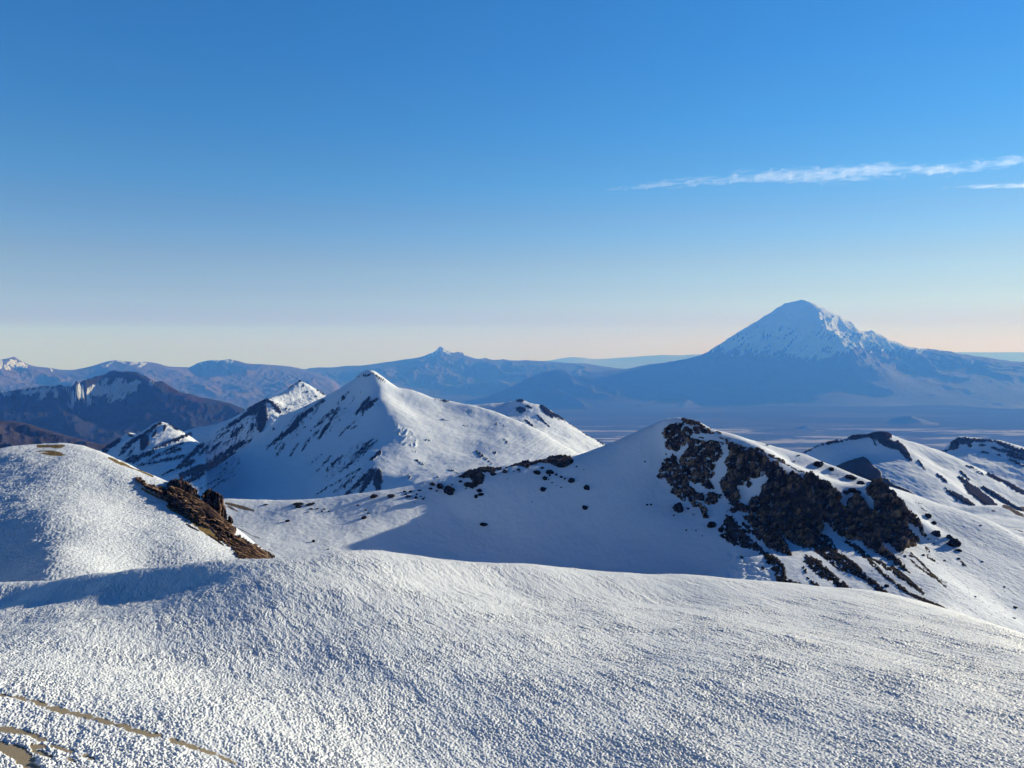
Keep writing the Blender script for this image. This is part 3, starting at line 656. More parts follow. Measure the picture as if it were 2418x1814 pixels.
    streak = 2.6 * ridged2((u + v * .8) / 7., (v - u) / 48., 4) - 4.8 + np.clip(band, -6, 3) * .5
    R = np.maximum(R + 1.4 * fbm2((u + v) / 6., (v - u) / 14., 4, .6) + 4.2 * (ridged2((u + v * .72) / 3.4, (v - u) / 26., 3) - .95), streak)
    sun_gully = 1.1 * (ridged2((u * .62 + v * 1.0) / 9., (u - v) / 70., 4) - .9)
    T.Z = T.Z + 1.5 * sstep(-1, 3, R) + 1.2 * fbm2(T.X / 70, T.Y / 70, 3) + .35 * fbm2(T.X / 14, T.Y / 14, 3) + .28 * sun_gully * sstep(1100, 1300, u)
    # wind-carved snow beside the spine
    T.Z = T.Z + 1.3 * ridged2(T.X / 16, T.Y / 30, 4) * np.clip(seg_field(u, v, segs(2, [(1210, 600, 1330, 690, 60)])) / 8, 0, 1)
    tag(T.build("mountain", M_mid, {"rock": R}), "pointed centre snow mountain, its left face shaded with dark rock streaks", "mountain", kind="structure")
    return T
T_mid = centre_mountain()

def twin_peak():
    a = pl(1, [(1000, 690, 2300), (1195, 612, 2300), (1330, 580, 2300), (1420, 560, 2300), (1500, 535, 2300), (1580, 490, 2280), (1660, 435, 2260), (1740, 400, 2250)], 3)
    b = pl(2, [(350, 403, 2250), (420, 375, 2330), (480, 345, 2400), (520, 322, 2430), (545, 300, 2450), (562, 288, 2460), (575, 282, 2460), (598, 296, 2460), (640, 305, 2450), (680, 330, 2450), (720, 352, 2450), (745, 372, 2450), (850, 440, 2450)], 3)
    sp = pl(2, [(357, 403, 2250), (385, 430, 2215), (400, 460, 2190), (395, 500, 2150), (390, 560, 2100), (370, 640, 2040), (330, 720, 1990)], 3)
    cone = pl(2, [(560, 400, 2330), (480, 430, 2280), (600, 450, 2250), (450, 490, 2180), (620, 380, 2370)])
    L = pl(1, [(1600, 560, 2130), (1500, 640, 2120), (1350, 700, 2120), (1200, 730, 2120), (1500, 720, 2060), (1300, 800, 2000), (1100, 900, 1850), (1000, 850, 1950), (1400, 900, 1850), (1400, 1000, 1750), (1200, 1000, 1720), (1600, 800, 1950), (1700, 700, 2000)])
    V = pl(1, [(900, 1050, 1650), (1200, 1100, 1600), (1500, 1100, 1600)])
    T = Terrain(-.50, -.22, 700, 1560, 2800, 360, [a, b, sp, cone, L, V, back(a, 1.1, 180), back(b, 1.1, 180)], c=.004)
    u, v = T.uvs()
    S = STREAKS
    R = seg_field(u, v, S)
    band = seg_field(u, v, segs(1, [(1650, 550, 1300, 850, 110), (1200, 750, 950, 830, 80), (1400, 860, 1200, 930, 60)]))
    streak = 2.8 * ridged2((u + v * .8) / 8., (v - u) / 50., 4) - 5.0 + np.clip(band, -6, 3) * .55
    R = np.maximum(R + 1.6 * fbm2((u + v) / 6., (v - u) / 14., 4, .6) + 4.2 * (ridged2((u + v * .85) / 3.4, (v - u) / 24., 3) - .92), streak)
    T.Z = T.Z + 2.8 * sstep(-1, 3, R) + 2.5 * fbm2(T.X / 60, T.Y / 60, 4) + 1.2 * fbm2(T.X / 14, T.Y / 14, 4)
    tag(T.build("mountain", M_mid, {"rock": R}), "second snow peak with a sunlit cone and dark rocky shoulder, left of centre", "mountain", kind="structure")
    # rock fang on its tip
    o = crag("rock_spire", uv(2, [(548, 300), (560, 284), (566, 276), (572, 268), (580, 270), (584, 284), (592, 288), (598, 300), (590, 308), (560, 308)]), 2435, 2425, 5, M_rock_far, 4., 1.5, res=.5, seed=2)
    tag(o, "tiny dark rock fang on the tip of the second snow peak", "rock")

def small_left_peak():
    c = pl(1, [(560, 790, 1880), (600, 765, 1880), (650, 738, 1880), (700, 705, 1880), (750, 672, 1885), (780, 650, 1885), (820, 618, 1890), (845, 614, 1890), (872, 630, 1890), (900, 618, 1890), (950, 590, 1890), (1000, 560, 1890), (1050, 544, 1890), (1100, 556, 1890), (1150, 585, 1890), (1190, 608, 1880), (1230, 660, 1800), (1270, 760, 1650), (1300, 860, 1530), (1320, 960, 1440)], 3)
    sp = pl(1, [(1050, 544, 1890), (1000, 620, 1830), (960, 660, 1790), (960, 720, 1730), (900, 760, 1690), (850, 800, 1640)], 3)
    lo = pl(1, [(800, 760, 1760), (720, 760, 1800), (1100, 700, 1750), (1200, 760, 1670), (1000, 850, 1540), (850, 880, 1580), (1100, 850, 1540), (700, 830, 1680), (1200, 900, 1480)])
    va = pl(1, [(600, 950, 1500), (900, 1000, 1440), (1250, 1030, 1390)])
    w = np.clip((c[:, 0] / c[:, 1] + .43) / .015, 0, 1)  # its right end turns towards the camera
    T = Terrain(-.60, -.37, 460, 1350, 2200, 260, [c, sp, lo, va, backw(c, w, (0, 120, -80), (130, 50, -90))], c=.012)
    T.Z = T.Z - 260 * sstep(-.402, -.385, T.X / T.Y)
    u, v = T.uvs()
    S = segs(1, [(1050, 556, 800, 720, 16), (780, 655, 670, 735, 24), (950, 650, 930, 710, 34), (1020, 600, 1000, 640, 14), (1110, 560, 1190, 608, 12), (900, 780, 830, 800, 28), (1000, 740, 880, 780, 14), (880, 660, 780, 760, 14), (870, 720, 830, 770, 8), (1080, 575, 1070, 595, 14), (700, 740, 660, 745, 14)])
    R = np.maximum(seg_field(u, v, S), seg_field(u, v, STREAKS)) + 2 * fbm2((u + v) / 6., (v - u) / 14., 4, .6) + 3.6 * (ridged2((u + v * .85) / 3.4, (v - u) / 20., 3) - .9)
    E = seg_field(u, v, segs(1, [(835, 616, 872, 634, 12)])) - 1
    T.Z = T.Z + 2.5 * sstep(-1, 3, R) + 3 * fbm2(T.X / 50, T.Y / 50, 4)
    tag(T.build("mountain", M_mid, {"rock": R, "earth": E}), "small shaded rocky snow peak just right of the left snow dome", "mountain", kind="structure")

def small_right_peak():
    c = pl(3, [(-60, 408, 2330), (60, 398, 2320), (140, 392, 2310), (240, 383, 2300), (290, 376, 2280), (310, 366, 2270), (350, 372, 2265), (400, 395, 2260), (450, 402, 2250), (480, 418, 2240), (530, 445, 2230), (580, 482, 2220), (640, 530, 2200), (700, 572, 2190), (770, 612, 2170), (850, 652, 2150), (950, 705, 2130)], 3)
    sp = pl(3, [(250, 385, 2290), (225, 420, 2230), (215, 445, 2190), (260, 480, 2130)], 3)
    lo = pl(3, [(330, 480, 2120), (450, 520, 2080), (550, 600, 2000), (650, 690, 1900), (300, 560, 1980), (450, 650, 1880), (120, 450, 2220), (0, 450, 2230), (750, 690, 1980), (600, 800, 1760)])
    T = Terrain(-.09, .17, 520, 1700, 2600, 240, [c, sp, lo, back(c, 1.08, 140)], c=.003)
    u, v = T.uvs()
    S = segs(3, [(310, 374, 350, 376, 11), (315, 425, 355, 432, 20), (365, 405, 398, 415, 9), (458, 410, 520, 470, 18), (520, 450, 590, 488, 12), (360, 492, 420, 542, 7), (430, 462, 500, 528, 6), (590, 490, 850, 650, 4), (235, 610, 262, 640, 9), (495, 602, 520, 622, 5), (180, 514, 188, 518, 7), (230, 530, 238, 532, 6), (0, 526, 8, 528, 6)])
    R = seg_field(u, v, S) + 1.8 * fbm2(u / 5., v / 5., 4, .6)
    g = ridged2((u * .62 + v) / 9., (u - v) / 70., 4) - .9
    T.Z = T.Z + 4 * sstep(-1, 5, R) + 2 * fbm2(T.X / 50, T.Y / 50, 4) + .22 * g
    tag(T.build("mountain", M_mid, {"rock": R}), "sunlit snow shoulder with a few crags right of the centre mountain", "mountain", kind="structure")

M_rock_far = rock_mat("far_crag_rock", 1.2)
twin_peak(); small_left_peak(); small_right_peak()

# ---- right-hand snow mountains
M_right = terrain_mat("right_snow_mountain", .75, edge=.9, gbump=.12, rock=(.028, .022, .020), rock2=(.055, .042, .035), earth=(.13, .10, .06))
def right_mountains():
    c = pl(5, [(700, 430, 1430), (800, 370, 1420), (900, 315, 1410), (960, 285, 1400), (1010, 260, 1395), (1060, 238, 1390), (1130, 220, 1385), (1210, 208, 1380), (1240, 192, 1375), (1300, 180, 1370), (1340, 186, 1360), (1360, 176, 1355), (1400, 170, 1350), (1440, 178, 1350), (1462, 190, 1350),
               (1520, 212, 1360), (1600, 240, 1370), (1720, 283, 1360), (1900, 370, 1340), (2050, 450, 1320), (2212, 540, 1300), (2400, 640, 1280)], 3)
    sp = pl(5, [(1462, 190, 1350), (1500, 240, 1310), (1560, 315, 1270), (1610, 350, 1245), (1700, 410, 1205), (1780, 465, 1165), (1850, 540, 1120), (1920, 600, 1080), (2000, 680, 1030)], 4)
    sh = pl(5, [(1200, 350, 1270), (1350, 300, 1300), (1400, 420, 1200), (1550, 450, 1170), (1500, 540, 1120), (1700, 560, 1090), (1000, 350, 1330), (1100, 450, 1240), (1650, 640, 1030)])
    lt = pl(5, [(1700, 340, 1290), (1850, 420, 1240), (1950, 520, 1180), (2050, 540, 1190), (2100, 620, 1120), (2212, 640, 1130), (2300, 740, 1060)])
    T = Terrain(.32, .76, 700, 980, 1600, 300, [c, sp, sh, lt, back(c, 1.1, 120)], c=.005)
    u, v = T.uvs()
    S = segs(5, [(960, 287, 1060, 242, 6), (1060, 242, 1210, 212, 9), (1220, 204, 1330, 192, 16), (1340, 190, 1450, 192, 26), (1395, 215, 1500, 262, 28), (1490, 235, 1565, 325, 22), (1350, 200, 1370, 250, 8), (1610, 335, 1650, 385, 8), (1715, 412, 1775, 458, 9), (1765, 490, 1830, 560, 9), (1790, 510, 1940, 600, 18),
        (1845, 430, 1900, 470, 14), (1890, 480, 2050, 600, 30), (1980, 490, 2200, 620, 14), (1850, 392, 1900, 440, 9), (1885, 362, 1940, 382, 6), (2010, 412, 2120, 460, 14), (2100, 450, 2212, 520, 16), (1950, 400, 2000, 420, 5)])
    P = poly_field(u, v, uv(5, [(1120, 375), (1180, 350), (1240, 322), (1300, 310), (1330, 330), (1360, 365), (1395, 390), (1402, 425), (1440, 440), (1470, 470), (1560, 505), (1600, 530), (1640, 565), (1700, 600), (1500, 600), (1300, 520), (1150, 440)]))
    P2 = seg_field(u, v, segs(5, [(2100, 600, 2230, 650, 20), (2200, 620, 2300, 700, 40)]))
    R = np.maximum(seg_field(u, v, S) + 1.8 * fbm2((u - v) / 6., (v + u) / 14., 4, .6) + 2.6 * (ridged2((v - u * .8) / 3., (u + v) / 18., 3) - .9), P + 1.5 * fbm2(u / 7, v / 7, 4))
    g = ridged2((-u * .5 + v) / 8., (u + v) / 60., 4) - .9
    T.Z = T.Z + 2.5 * sstep(-1, 4, R) + 1.2 * fbm2(T.X / 40, T.Y / 40, 4) + .22 * g
    tag(T.build("mountain", M_right, {"rock": R, "earth": P2}), "snow mountain with dark rock rim and grey outcrop right of the cliff ridge", "mountain", kind="structure")

    c = pl(5, [(1600, 360, 1720), (1720, 287, 1700), (1770, 268, 1700), (1800, 252, 1695), (1812, 222, 1690), (1830, 207, 1690), (1880, 202, 1690), (1950, 206, 1690), (2000, 213, 1690), (2060, 222, 1690), (2120, 242, 1690), (2212, 272, 1690), (2350, 320, 1690), (2500, 380, 1690)], 3)
    sh = pl(5, [(1800, 300, 1620), (1850, 330, 1590), (1900, 420, 1500), (1980, 350, 1560), (2100, 420, 1500), (2212, 480, 1450), (2100, 520, 1420), (2000, 480, 1440), (2350, 560, 1400), (1950, 270, 1640), (2100, 320, 1590)])
    va = pl(5, [(1750, 420, 1480), (1900, 560, 1350), (2150, 640, 1320), (2400, 720, 1300)])
    T = Terrain(.45, .78, 500, 1290, 1950, 220, [c, sh, va, back(c, 1.08, 120)], c=.004)
    u, v = T.uvs()
    S = segs(5, [(1730, 284, 1800, 262, 7), (1805, 255, 1835, 225, 26), (1840, 218, 1920, 222, 20), (1900, 212, 2060, 228, 9), (2060, 232, 2220, 290, 12), (1960, 245, 1990, 250, 7), (2030, 262, 2130, 290, 10), (2120, 300, 2220, 330, 12), (1970, 285, 2010, 292, 5), (2090, 270, 2212, 310, 10), (2130, 330, 2212, 365, 8), (2060, 300, 2080, 310, 5),
        (2200, 280, 2400, 360, 22), (1890, 235, 1910, 250, 12)])
    R = seg_field(u, v, S) + 2.6 * fbm2((u - v * .5) / 5., v / 4., 4, .65)
    T.Z = T.Z + 3 * sstep(-1, 4, R) + 2 * fbm2(T.X / 40, T.Y / 40, 4)
    tag(T.build("mountain", M_right, {"rock": R}), "farther snow mountain with a flat rocky top at the right edge", "mountain", kind="structure")

    c = pl(5, [(1600, 640, 800), (1740, 608, 800), (1800, 603, 800), (1900, 598, 800), (2000, 596, 800), (2080, 594, 800), (2110, 610, 795), (2160, 632, 790), (2212, 655, 785), (2350, 720, 780)], 3)
    f = pl(5, [(1750, 660, 700), (1850, 625, 760), (1900, 650, 720), (1950, 640, 740), (2050, 680, 690), (2150, 720, 660), (2212, 780, 600), (2000, 760, 600), (2350, 850, 580)])
    T = Terrain(.42, .76, 420, 560, 1000, 160, [c, f, back(c, 1.08, 60)], c=.003)
    u, v = T.uvs()
    E = seg_field(u, v, segs(5, [(2090, 600, 2212, 640, 8), (2150, 620, 2212, 650, 12)])) - 1
    R = seg_field(u, v, segs(5, [(2160, 725, 2212, 740, 3), (2030, 615, 2050, 618, 3)]))
    T.Z = T.Z + 1.2 * fbm2(T.X / 30, T.Y / 30, 4)
    tag(T.build("hill", M_right, {"rock": R, "earth": E}), "low snow mound beyond the cliff slope at the right edge", "hill", kind="structure")
right_mountains()

# ---- cliff ridge: saddle, shaded bowl and sunlit right slope
M_ridge = terrain_mat("ridge_snow", .22, edge=.9, gbump=.22, rock2=(.075, .055, .042), earth=(.17, .125, .08))
def ridge():
    cr = pl(2, [(-300, 1090, 400), (-100, 1060, 400), (90, 1045, 400), (300, 1053, 400), (500, 1056, 400), (700, 1050, 401), (900, 1020, 406), (1130, 990, 410), (1270, 965, 413), (1400, 928, 417), (1500, 905, 419), (1600, 882, 422), (1750, 850, 425), (1936, 825, 429)], 3)
    c2 = pl(3, [(350, 748, 432), (500, 720, 434), (640, 708, 436), (740, 678, 438), (840, 645, 440), (1000, 580, 441), (1080, 545, 441), (1130, 525, 441), (1200, 494, 440), (1280, 483, 440), (1340, 490, 440), (1420, 510, 441)], 3)
    c3 = pl(5, [(440, 160, 442), (560, 190, 441), (700, 226, 440), (960, 300, 436), (1150, 375, 428), (1340, 458, 416), (1500, 520, 406), (1700, 600, 394), (1850, 630, 386), (2050, 700, 376), (2212, 790, 366), (2400, 890, 358), (2600, 1000, 350)], 3)
    spine = pl(5, [(250, 110, 438), (340, 165, 432), (430, 200, 426), (520, 232, 420), (620, 245, 414), (700, 280, 409), (780, 340, 403), (870, 395, 398), (940, 430, 394), (1010, 425, 391), (1110, 480, 386), (1200, 535, 381), (1290, 520, 377), (1370, 470, 374), (1440, 520, 369), (1500, 580, 364), (1560, 640, 358), (1620, 680, 352), (1680, 790, 343)], 3)
    face = pl(5, [(150, 300, 428), (130, 430, 418), (260, 560, 402), (420, 640, 386), (300, 350, 421), (450, 450, 409), (600, 500, 400), (700, 560, 391), (620, 700, 368), (800, 700, 366), (900, 760, 352), (1050, 700, 364), (1180, 780, 344), (1300, 790, 338), (1400, 860, 324), (1530, 870, 320)])
    bowl = pl(0, [(480, 1130, 372), (480, 1190, 335), (560, 1120, 378), (560, 1190, 338), (720, 1120, 378), (720, 1190, 340), (870, 1100, 386), (900, 1150, 371), (870, 1200, 348), (1000, 1120, 388), (1000, 1200, 360), (950, 1060, 403), (1100, 1060, 403), (1100, 1150, 380), (1100, 1220, 358), (1250, 1050, 408), (1250, 1140, 385), (1300, 1230, 358), (1400, 1000, 423), (1400, 1100, 396), (1380, 1180, 372), (1500, 1235, 346), (1550, 1250, 336), (1330, 980, 428)])
    low = pl(5, [(560, 900, 328), (700, 880, 320), (700, 1020, 290), (900, 950, 300), (1000, 1050, 282), (1200, 1000, 292), (1290, 1100, 274), (1400, 950, 297), (1520, 1140, 270), (1700, 1000, 293), (1830, 1210, 258), (1700, 1300, 245)])
    rt = pl(5, [(1700, 700, 358), (1800, 800, 343), (1900, 850, 336), (1900, 720, 358), (2000, 1000, 314), (2050, 850, 340), (2212, 1000, 322), (2212, 1250, 283), (2100, 1150, 295), (2400, 1250, 290), (2400, 1050, 320), (2400, 1500, 250), (2200, 1450, 252), (1100, 420, 413), (1250, 470, 400), (900, 350, 420), (700, 240, 430)])
    und = pl(0, [(300, 1420, 240), (600, 1400, 245), (900, 1400, 245), (1200, 1420, 245), (1500, 1440, 240), (1800, 1480, 230), (2100, 1600, 215), (2400, 1700, 200)])
    T = Terrain(-.52, .80, 1250, 205, 560, 760, [cr, c2, c3, spine, face, bowl, low, rt, und, back(cr, 1.15, 45), back(c2, 1.15, 60), back(c3, 1.15, 50)], c=.006)
    u, v = T.uvs()
    E = seg_field(u, v, segs('C', [(1360, 520, 1740, 615, 22), (1380, 560, 1520, 620, 12), (1880, 535, 1950, 540, 6)]))
    R = seg_field(u, v, segs('C', [(1480, 790, 1590, 840, 3), (1500, 850, 1600, 900, 3), (1560, 870, 1780, 1010, 4), (1740, 970, 1830, 1010, 4), (1950, 1150, 2000, 1175, 3)]))
    # rill lines running down the sunlit slope
    g = ridged2((v * 1.0 - u * .45) / 6., (u + v) / 70., 4) - .9
    right = sstep(2050, 2250, u) * sstep(1150, 1300, v)
    st = 2.2 * g - 2.0
    grit = seg_field(u, v, segs('B', [(1350, 1020, 1720, 1380, 10), (1400, 1150, 1730, 1340, 4), (1150, 1150, 1480, 1440, 26), (1350, 1450, 1780, 1640, 20), (1880, 1100, 1940, 1160, 6), (1200, 1100, 1340, 1220, 12), (1480, 1180, 1560, 1260, 4), (1460, 540, 1520, 580, 5), (1400, 480, 1470, 495, 3)]))
    R = np.maximum(R, np.minimum(grit + 1.8 * fbm2((v - u * .8) / 2.5, (u + v) / 9., 3) , 3))
    R = np.maximum(R, 2.4 * ridged2((v - u * .5) / 3.5, (u + v) / 26., 3) - 4.4 + .8 * right)
    T.Z = T.Z + .5 * fbm2(T.X / 26, T.Y / 26, 4) + .07 * fbm2(T.X / 2.2, T.Y / 2.2, 4) + .10 * g * sstep(1950, 2200, u)
    w1, w2, wid = worley2(T.X / .8, T.Y / .8)
    T.Z = T.Z + .06 * w1 * sstep(900, 500, u) + .05 * w1 * sstep(1900, 2200, u)
    rough = np.clip(seg_field(u, v, segs(5, [(560, 900, 640, 980, 90), (650, 940, 760, 1000, 60)])) / 12, 0, 1)
    T.Z = T.Z + .55 * rough * fbm2(T.X / 3.2, T.Y / 5., 4)
    tag(T.build("mountain", M_ridge, {"rock": R, "earth": E}), "near snow ridge with shaded bowl, cliff-topped summit and sunlit right slope", "mountain", kind="structure")
    return T
T_ridge = ridge()

# ---- left snow dome
M_dome = terrain_mat("dome_snow", .16, edge=.8, gbump=.5, bumps=1.4, earth=(.19, .135, .055))
def dome():
    cr = pl(1, [(-500, 1000, 285), (-250, 840, 295), (-100, 770, 300), (0, 737, 303), (120, 708, 306), (230, 692, 308), (330, 686, 308), (420, 689, 308), (530, 710, 304), (650, 747, 299), (780, 800, 291), (900, 858, 282), (1000, 900, 274), (1090, 940, 265), (1180, 1010, 256), (1300, 1110, 244), (1400, 1200, 235), (1500, 1290, 226), (1600, 1385, 218), (1700, 1450, 213)], 3)
    f = pl(1, [(-300, 1200, 218), (0, 900, 258), (0, 1100, 225), (0, 1350, 195), (0, 1600, 174), (-300, 1500, 186), (350, 900, 252), (350, 1150, 208), (350, 1400, 180), (350, 1580, 166), (700, 950, 250), (700, 1150, 218), (700, 1350, 194), (700, 1500, 180), (1000, 1080, 240), (1000, 1250, 213), (1000, 1450, 192), (1300, 1300, 212), (1300, 1420, 197), (1500, 1400, 207)])
    u_ = pl(1, [(-300, 1800, 165), (0, 1800, 158), (500, 1750, 158), (1000, 1650, 170), (1500, 1560, 186), (1800, 1540, 191)])
    w = np.clip((cr[:, 0] / cr[:, 1] + .53) / .10, 0, 1)
    T = Terrain(-.90, -.22, 900, 150, 380, 600, [cr, f, u_, backw(cr, w, (0, 27, -15), (14, 12, -15)), backw(cr, w, (0, 75, -60), (50, 35, -62))], c=.06)
    u, v = T.uvs()
    E = seg_field(u, v, segs(1, [(245, 700, 420, 702, 9), (340, 706, 410, 708, 8), (270, 752, 420, 758, 9), (300, 738, 390, 742, 8), (235, 735, 330, 730, 4), (330, 745, 400, 750, 12), (710, 785, 800, 822, 7), (790, 815, 880, 858, 10), (870, 850, 1000, 905, 6)]))
    E = np.maximum(E, seg_field(u, v, segs('C', [(200, 320, 480, 460, 14), (560, 560, 900, 760, 30), (900, 760, 1150, 900, 40), (1000, 850, 1300, 1020, 40), (20, 285, 130, 325, 4), (210, 435, 390, 520, 4), (1160, 1040, 1230, 1070, 5)])))
    R = seg_field(u, v, segs('C', [(820, 800, 990, 900, 14), (1130, 950, 1330, 1090, 16), (770, 745, 840, 780, 5)]))
    R = np.maximum(R, 2.2 * ridged2((v * 1.0 - u * .35) / 3.5, (u + v * .3) / 26., 3) - 4.55)
    T.Z = T.Z + .5 * fbm2(T.X / 18, T.Y / 18, 3)
    w1, w2, wid = worley2(T.X / .75 + .3 * perlin2(T.X, T.Y), T.Y / .95)
    w1b, _, _ = worley2(T.X / .42, T.Y / .5)
    T.Z = T.Z + .17 * (1 - w1) + .07 * (1 - w1b) + .12 * fbm2(T.X / 2.4 - T.Y / 5, T.Y / 2., 3)
    tag(T.build("hill", M_dome, {"rock": R, "earth": E}), "rounded snow dome at left with brown earth patches on its top", "hill", kind="structure")
    return T
T_dome = dome()

# ---- foreground snowfield of small ice blades
def swale(u, v, x1, y1, x2, y2):
    dx, dy = x2 - x1, y2 - y1; t = np.clip(((u - x1) * dx + (v - y1) * dy) / (dx * dx + dy * dy), 0, 1)
    return np.hypot(u - x1 - t * dx, v - y1 - t * dy)
def foreground():
    rows = [pl('S', [(-500, 1900, 32), (0, 1860, 34), (600, 1850, 36), (1209, 1850, 40), (1800, 1850, 41), (2418, 1850, 43), (2900, 1850, 44)]),
            pl('S', [(-500, 1650, 46), (0, 1650, 47), (600, 1650, 50), (1209, 1655, 55), (1800, 1650, 59), (2418, 1650, 64), (2900, 1680, 64)]),
            pl('S', [(-500, 1540, 84), (0, 1510, 78), (600, 1500, 71), (1209, 1500, 77), (1800, 1505, 84), (2418, 1575, 79), (2900, 1640, 76)]),
            pl('S', [(-500, 1500, 112), (0, 1454, 106), (150, 1446, 99), (300, 1432, 94), (450, 1412, 89)]),
            pl('S', [(-500, 1480, 142), (0, 1428, 126), (150, 1418, 117), (300, 1405, 107), (450, 1386, 100), (600, 1368, 94), (800, 1365, 97), (1000, 1380, 104), (1209, 1400, 110), (1550, 1425, 114)]),
            pl('S', [(-500, 1450, 165), (0, 1388, 145), (130, 1370, 138), (260, 1350, 131), (430, 1327, 122), (560, 1313, 117), (680, 1305, 118), (780, 1304, 123), (870, 1312, 132), (950, 1328, 133), (1040, 1331, 134), (1200, 1338, 136), (1370, 1347, 138), (1550, 1362, 141), (1700, 1378, 144), (1870, 1393, 147), (2040, 1410, 150), (2140, 1430, 152), (2250, 1470, 150), (2418, 1530, 142), (2700, 1640, 130)], 2)]
    b1 = rows[5].copy(); b1[:, 0] *= 1.12; b1[:, 1] *= 1.12; b1[:, 2] -= 13
    b2 = rows[5].copy(); b2[:, 0] *= 1.3; b2[:, 1] *= 1.3; b2[:, 2] -= 32
    b3 = rows[5].copy(); b3[:, 0] *= 1.75; b3[:, 1] *= 1.75; b3[:, 2] -= 58
    near = rows[0].copy(); near[:, 0] *= .6; near[:, 1] *= .6; near[:, 2] += 5.5
    T = Terrain(-.93, .95, 2450, 27, 225, 1750, rows + [b1, b2, b3, near], c=.022)
    X, Y = T.X, T.Y; u, v = T.uvs()
    T.Z = T.Z + .7 * fbm2(X / 26, Y / 26, 2) * sstep(30, 60, Y)
    d = swale(u, v, 250, 1440, 760, 1640); d2 = swale(u, v, 760, 1640, 1100, 1860); dd = np.minimum(d, d2)
    side = (v - np.interp(u, [-200, 250, 760, 1100, 1500], [1400, 1440, 1640, 1860, 2200])) < 0      # the far bank is broad, the near one short
    T.Z = T.Z - (.85 * np.exp(-(dd / np.where(side, 300., 105.)) ** 2)) * sstep(-100, 500, u)
    # sand lanes where the snow has melted out
    lane = seg_field(u, v, segs('D', [(-60, 440, 200, 500, 5), (200, 490, 420, 530, 14), (400, 530, 620, 600, 18), (600, 600, 900, 680, 24), (880, 670, 1200, 740, 24), (1180, 745, 1500, 830, 22), (1480, 820, 1700, 900, 24), (1700, 900, 2010, 965, 24), (2130, 1010, 2300, 1050, 26), (2300, 1050, 2700, 1170, 20), (2700, 1170, 2950, 1290, 10),
        (-60, 850, 250, 900, 34), (380, 940, 560, 1005, 26), (240, 890, 420, 950, 16), (620, 1060, 900, 1150, 14), (1030, 1180, 1150, 1235, 16), (860, 1230, 940, 1270, 10), (420, 1130, 640, 1210, 22), (400, 1070, 560, 1080, 24),
        (-100, 1050, 180, 1130, 60), (60, 1100, 400, 1250, 90), (200, 1200, 480, 1400, 60), (300, 1300, 600, 1500, 60)]), far=-30)
    lane = lane * 1.25 + 1.5 + 4.2 * fbm2(X / .55, Y / .7, 4, .6)
    lm = sstep(-1.5, 1.5, lane)
    # blades: elongated cells leaning with the slope, turned with the local pattern
    ang = -1.12
    ca, sa = np.cos(ang), np.sin(ang)
    wx = .35 * perlin2(X * 1.3, Y * 1.3); wy = .35 * perlin2(X * 1.3 + 50, Y * 1.3)
    k = 1 + .35 * fbm2(X / 9, Y / 9, 2)
    p, q = (X * ca + Y * sa) , (-X * sa + Y * ca)
    w1, w2, wid = worley2(p / .25 + wx, q / .155 + wy)
    v1, v2, vid = worley2(p / .15 + wx + 40, q / .105 + wy)
    h = .62 * np.clip(1 - w1 * 1.15, 0, 1) ** .8 * (.55 + .75 * wid) + .30 * np.clip(1 - v1, 0, 1) * (.4 + vid) + .24 * perlin2(p / 1.2, q / .36) + .28 * perlin2(p / 2.8, q / .8) + .5 * fbm2(p / 9., q / 3.2, 2)
    dens = .75 + .45 * fbm2(X / 7, Y / 7, 3)
    amp = .205 * np.clip(dens, .6, 1.4) * (1 - .30 * sstep(95, 135, Y))
    big = sstep(1720, 1800, v) * sstep(500, 100, u)
    amp = amp * (1 + .6 * big)
    nearl = sstep(-14, 2, lane)
    T.Z = T.Z + amp * h * (1 - lm) * (1 - .45 * nearl) + .03 * lm
    m, n, l, b = new_mat("foreground_snow")
    n1 = nz(n, l, 6, 5, .7); n2 = nz(n, l, .25, 3)
    g = mixc(n, l, n2, (.76, .79, .82), (.68, .71, .745))
    g = mixc(n, l, rng(n, l, n1, .3, .7), g, (.79, .81, .825))
    e = mixc(n, l, nz(n, l, 9, 6, .7), (.22, .165, .10), (.42, .34, .22))
    ef = mth(n, l, 'ADD', attr(n, "earth"), mth(n, l, 'MULTIPLY', mth(n, l, 'SUBTRACT', n1, .5), 5.))
    c = mixc(n, l, rng(n, l, ef, -.4, .6), g, e)
    l.new(c, b.inputs["Base Color"]); b.inputs["Roughness"].default_value = .6
    l.new(bump(n, l, nz(n, l, 11, 5, .7), .04, .7), b.inputs["Normal"])
    o = T.build("snow_field", m, {"earth": lane})
    tag(o, "foreground snowfield covered in small ice blades with sandy melt lanes", "snowfield", kind="structure")
    return T
T_fg = foreground()

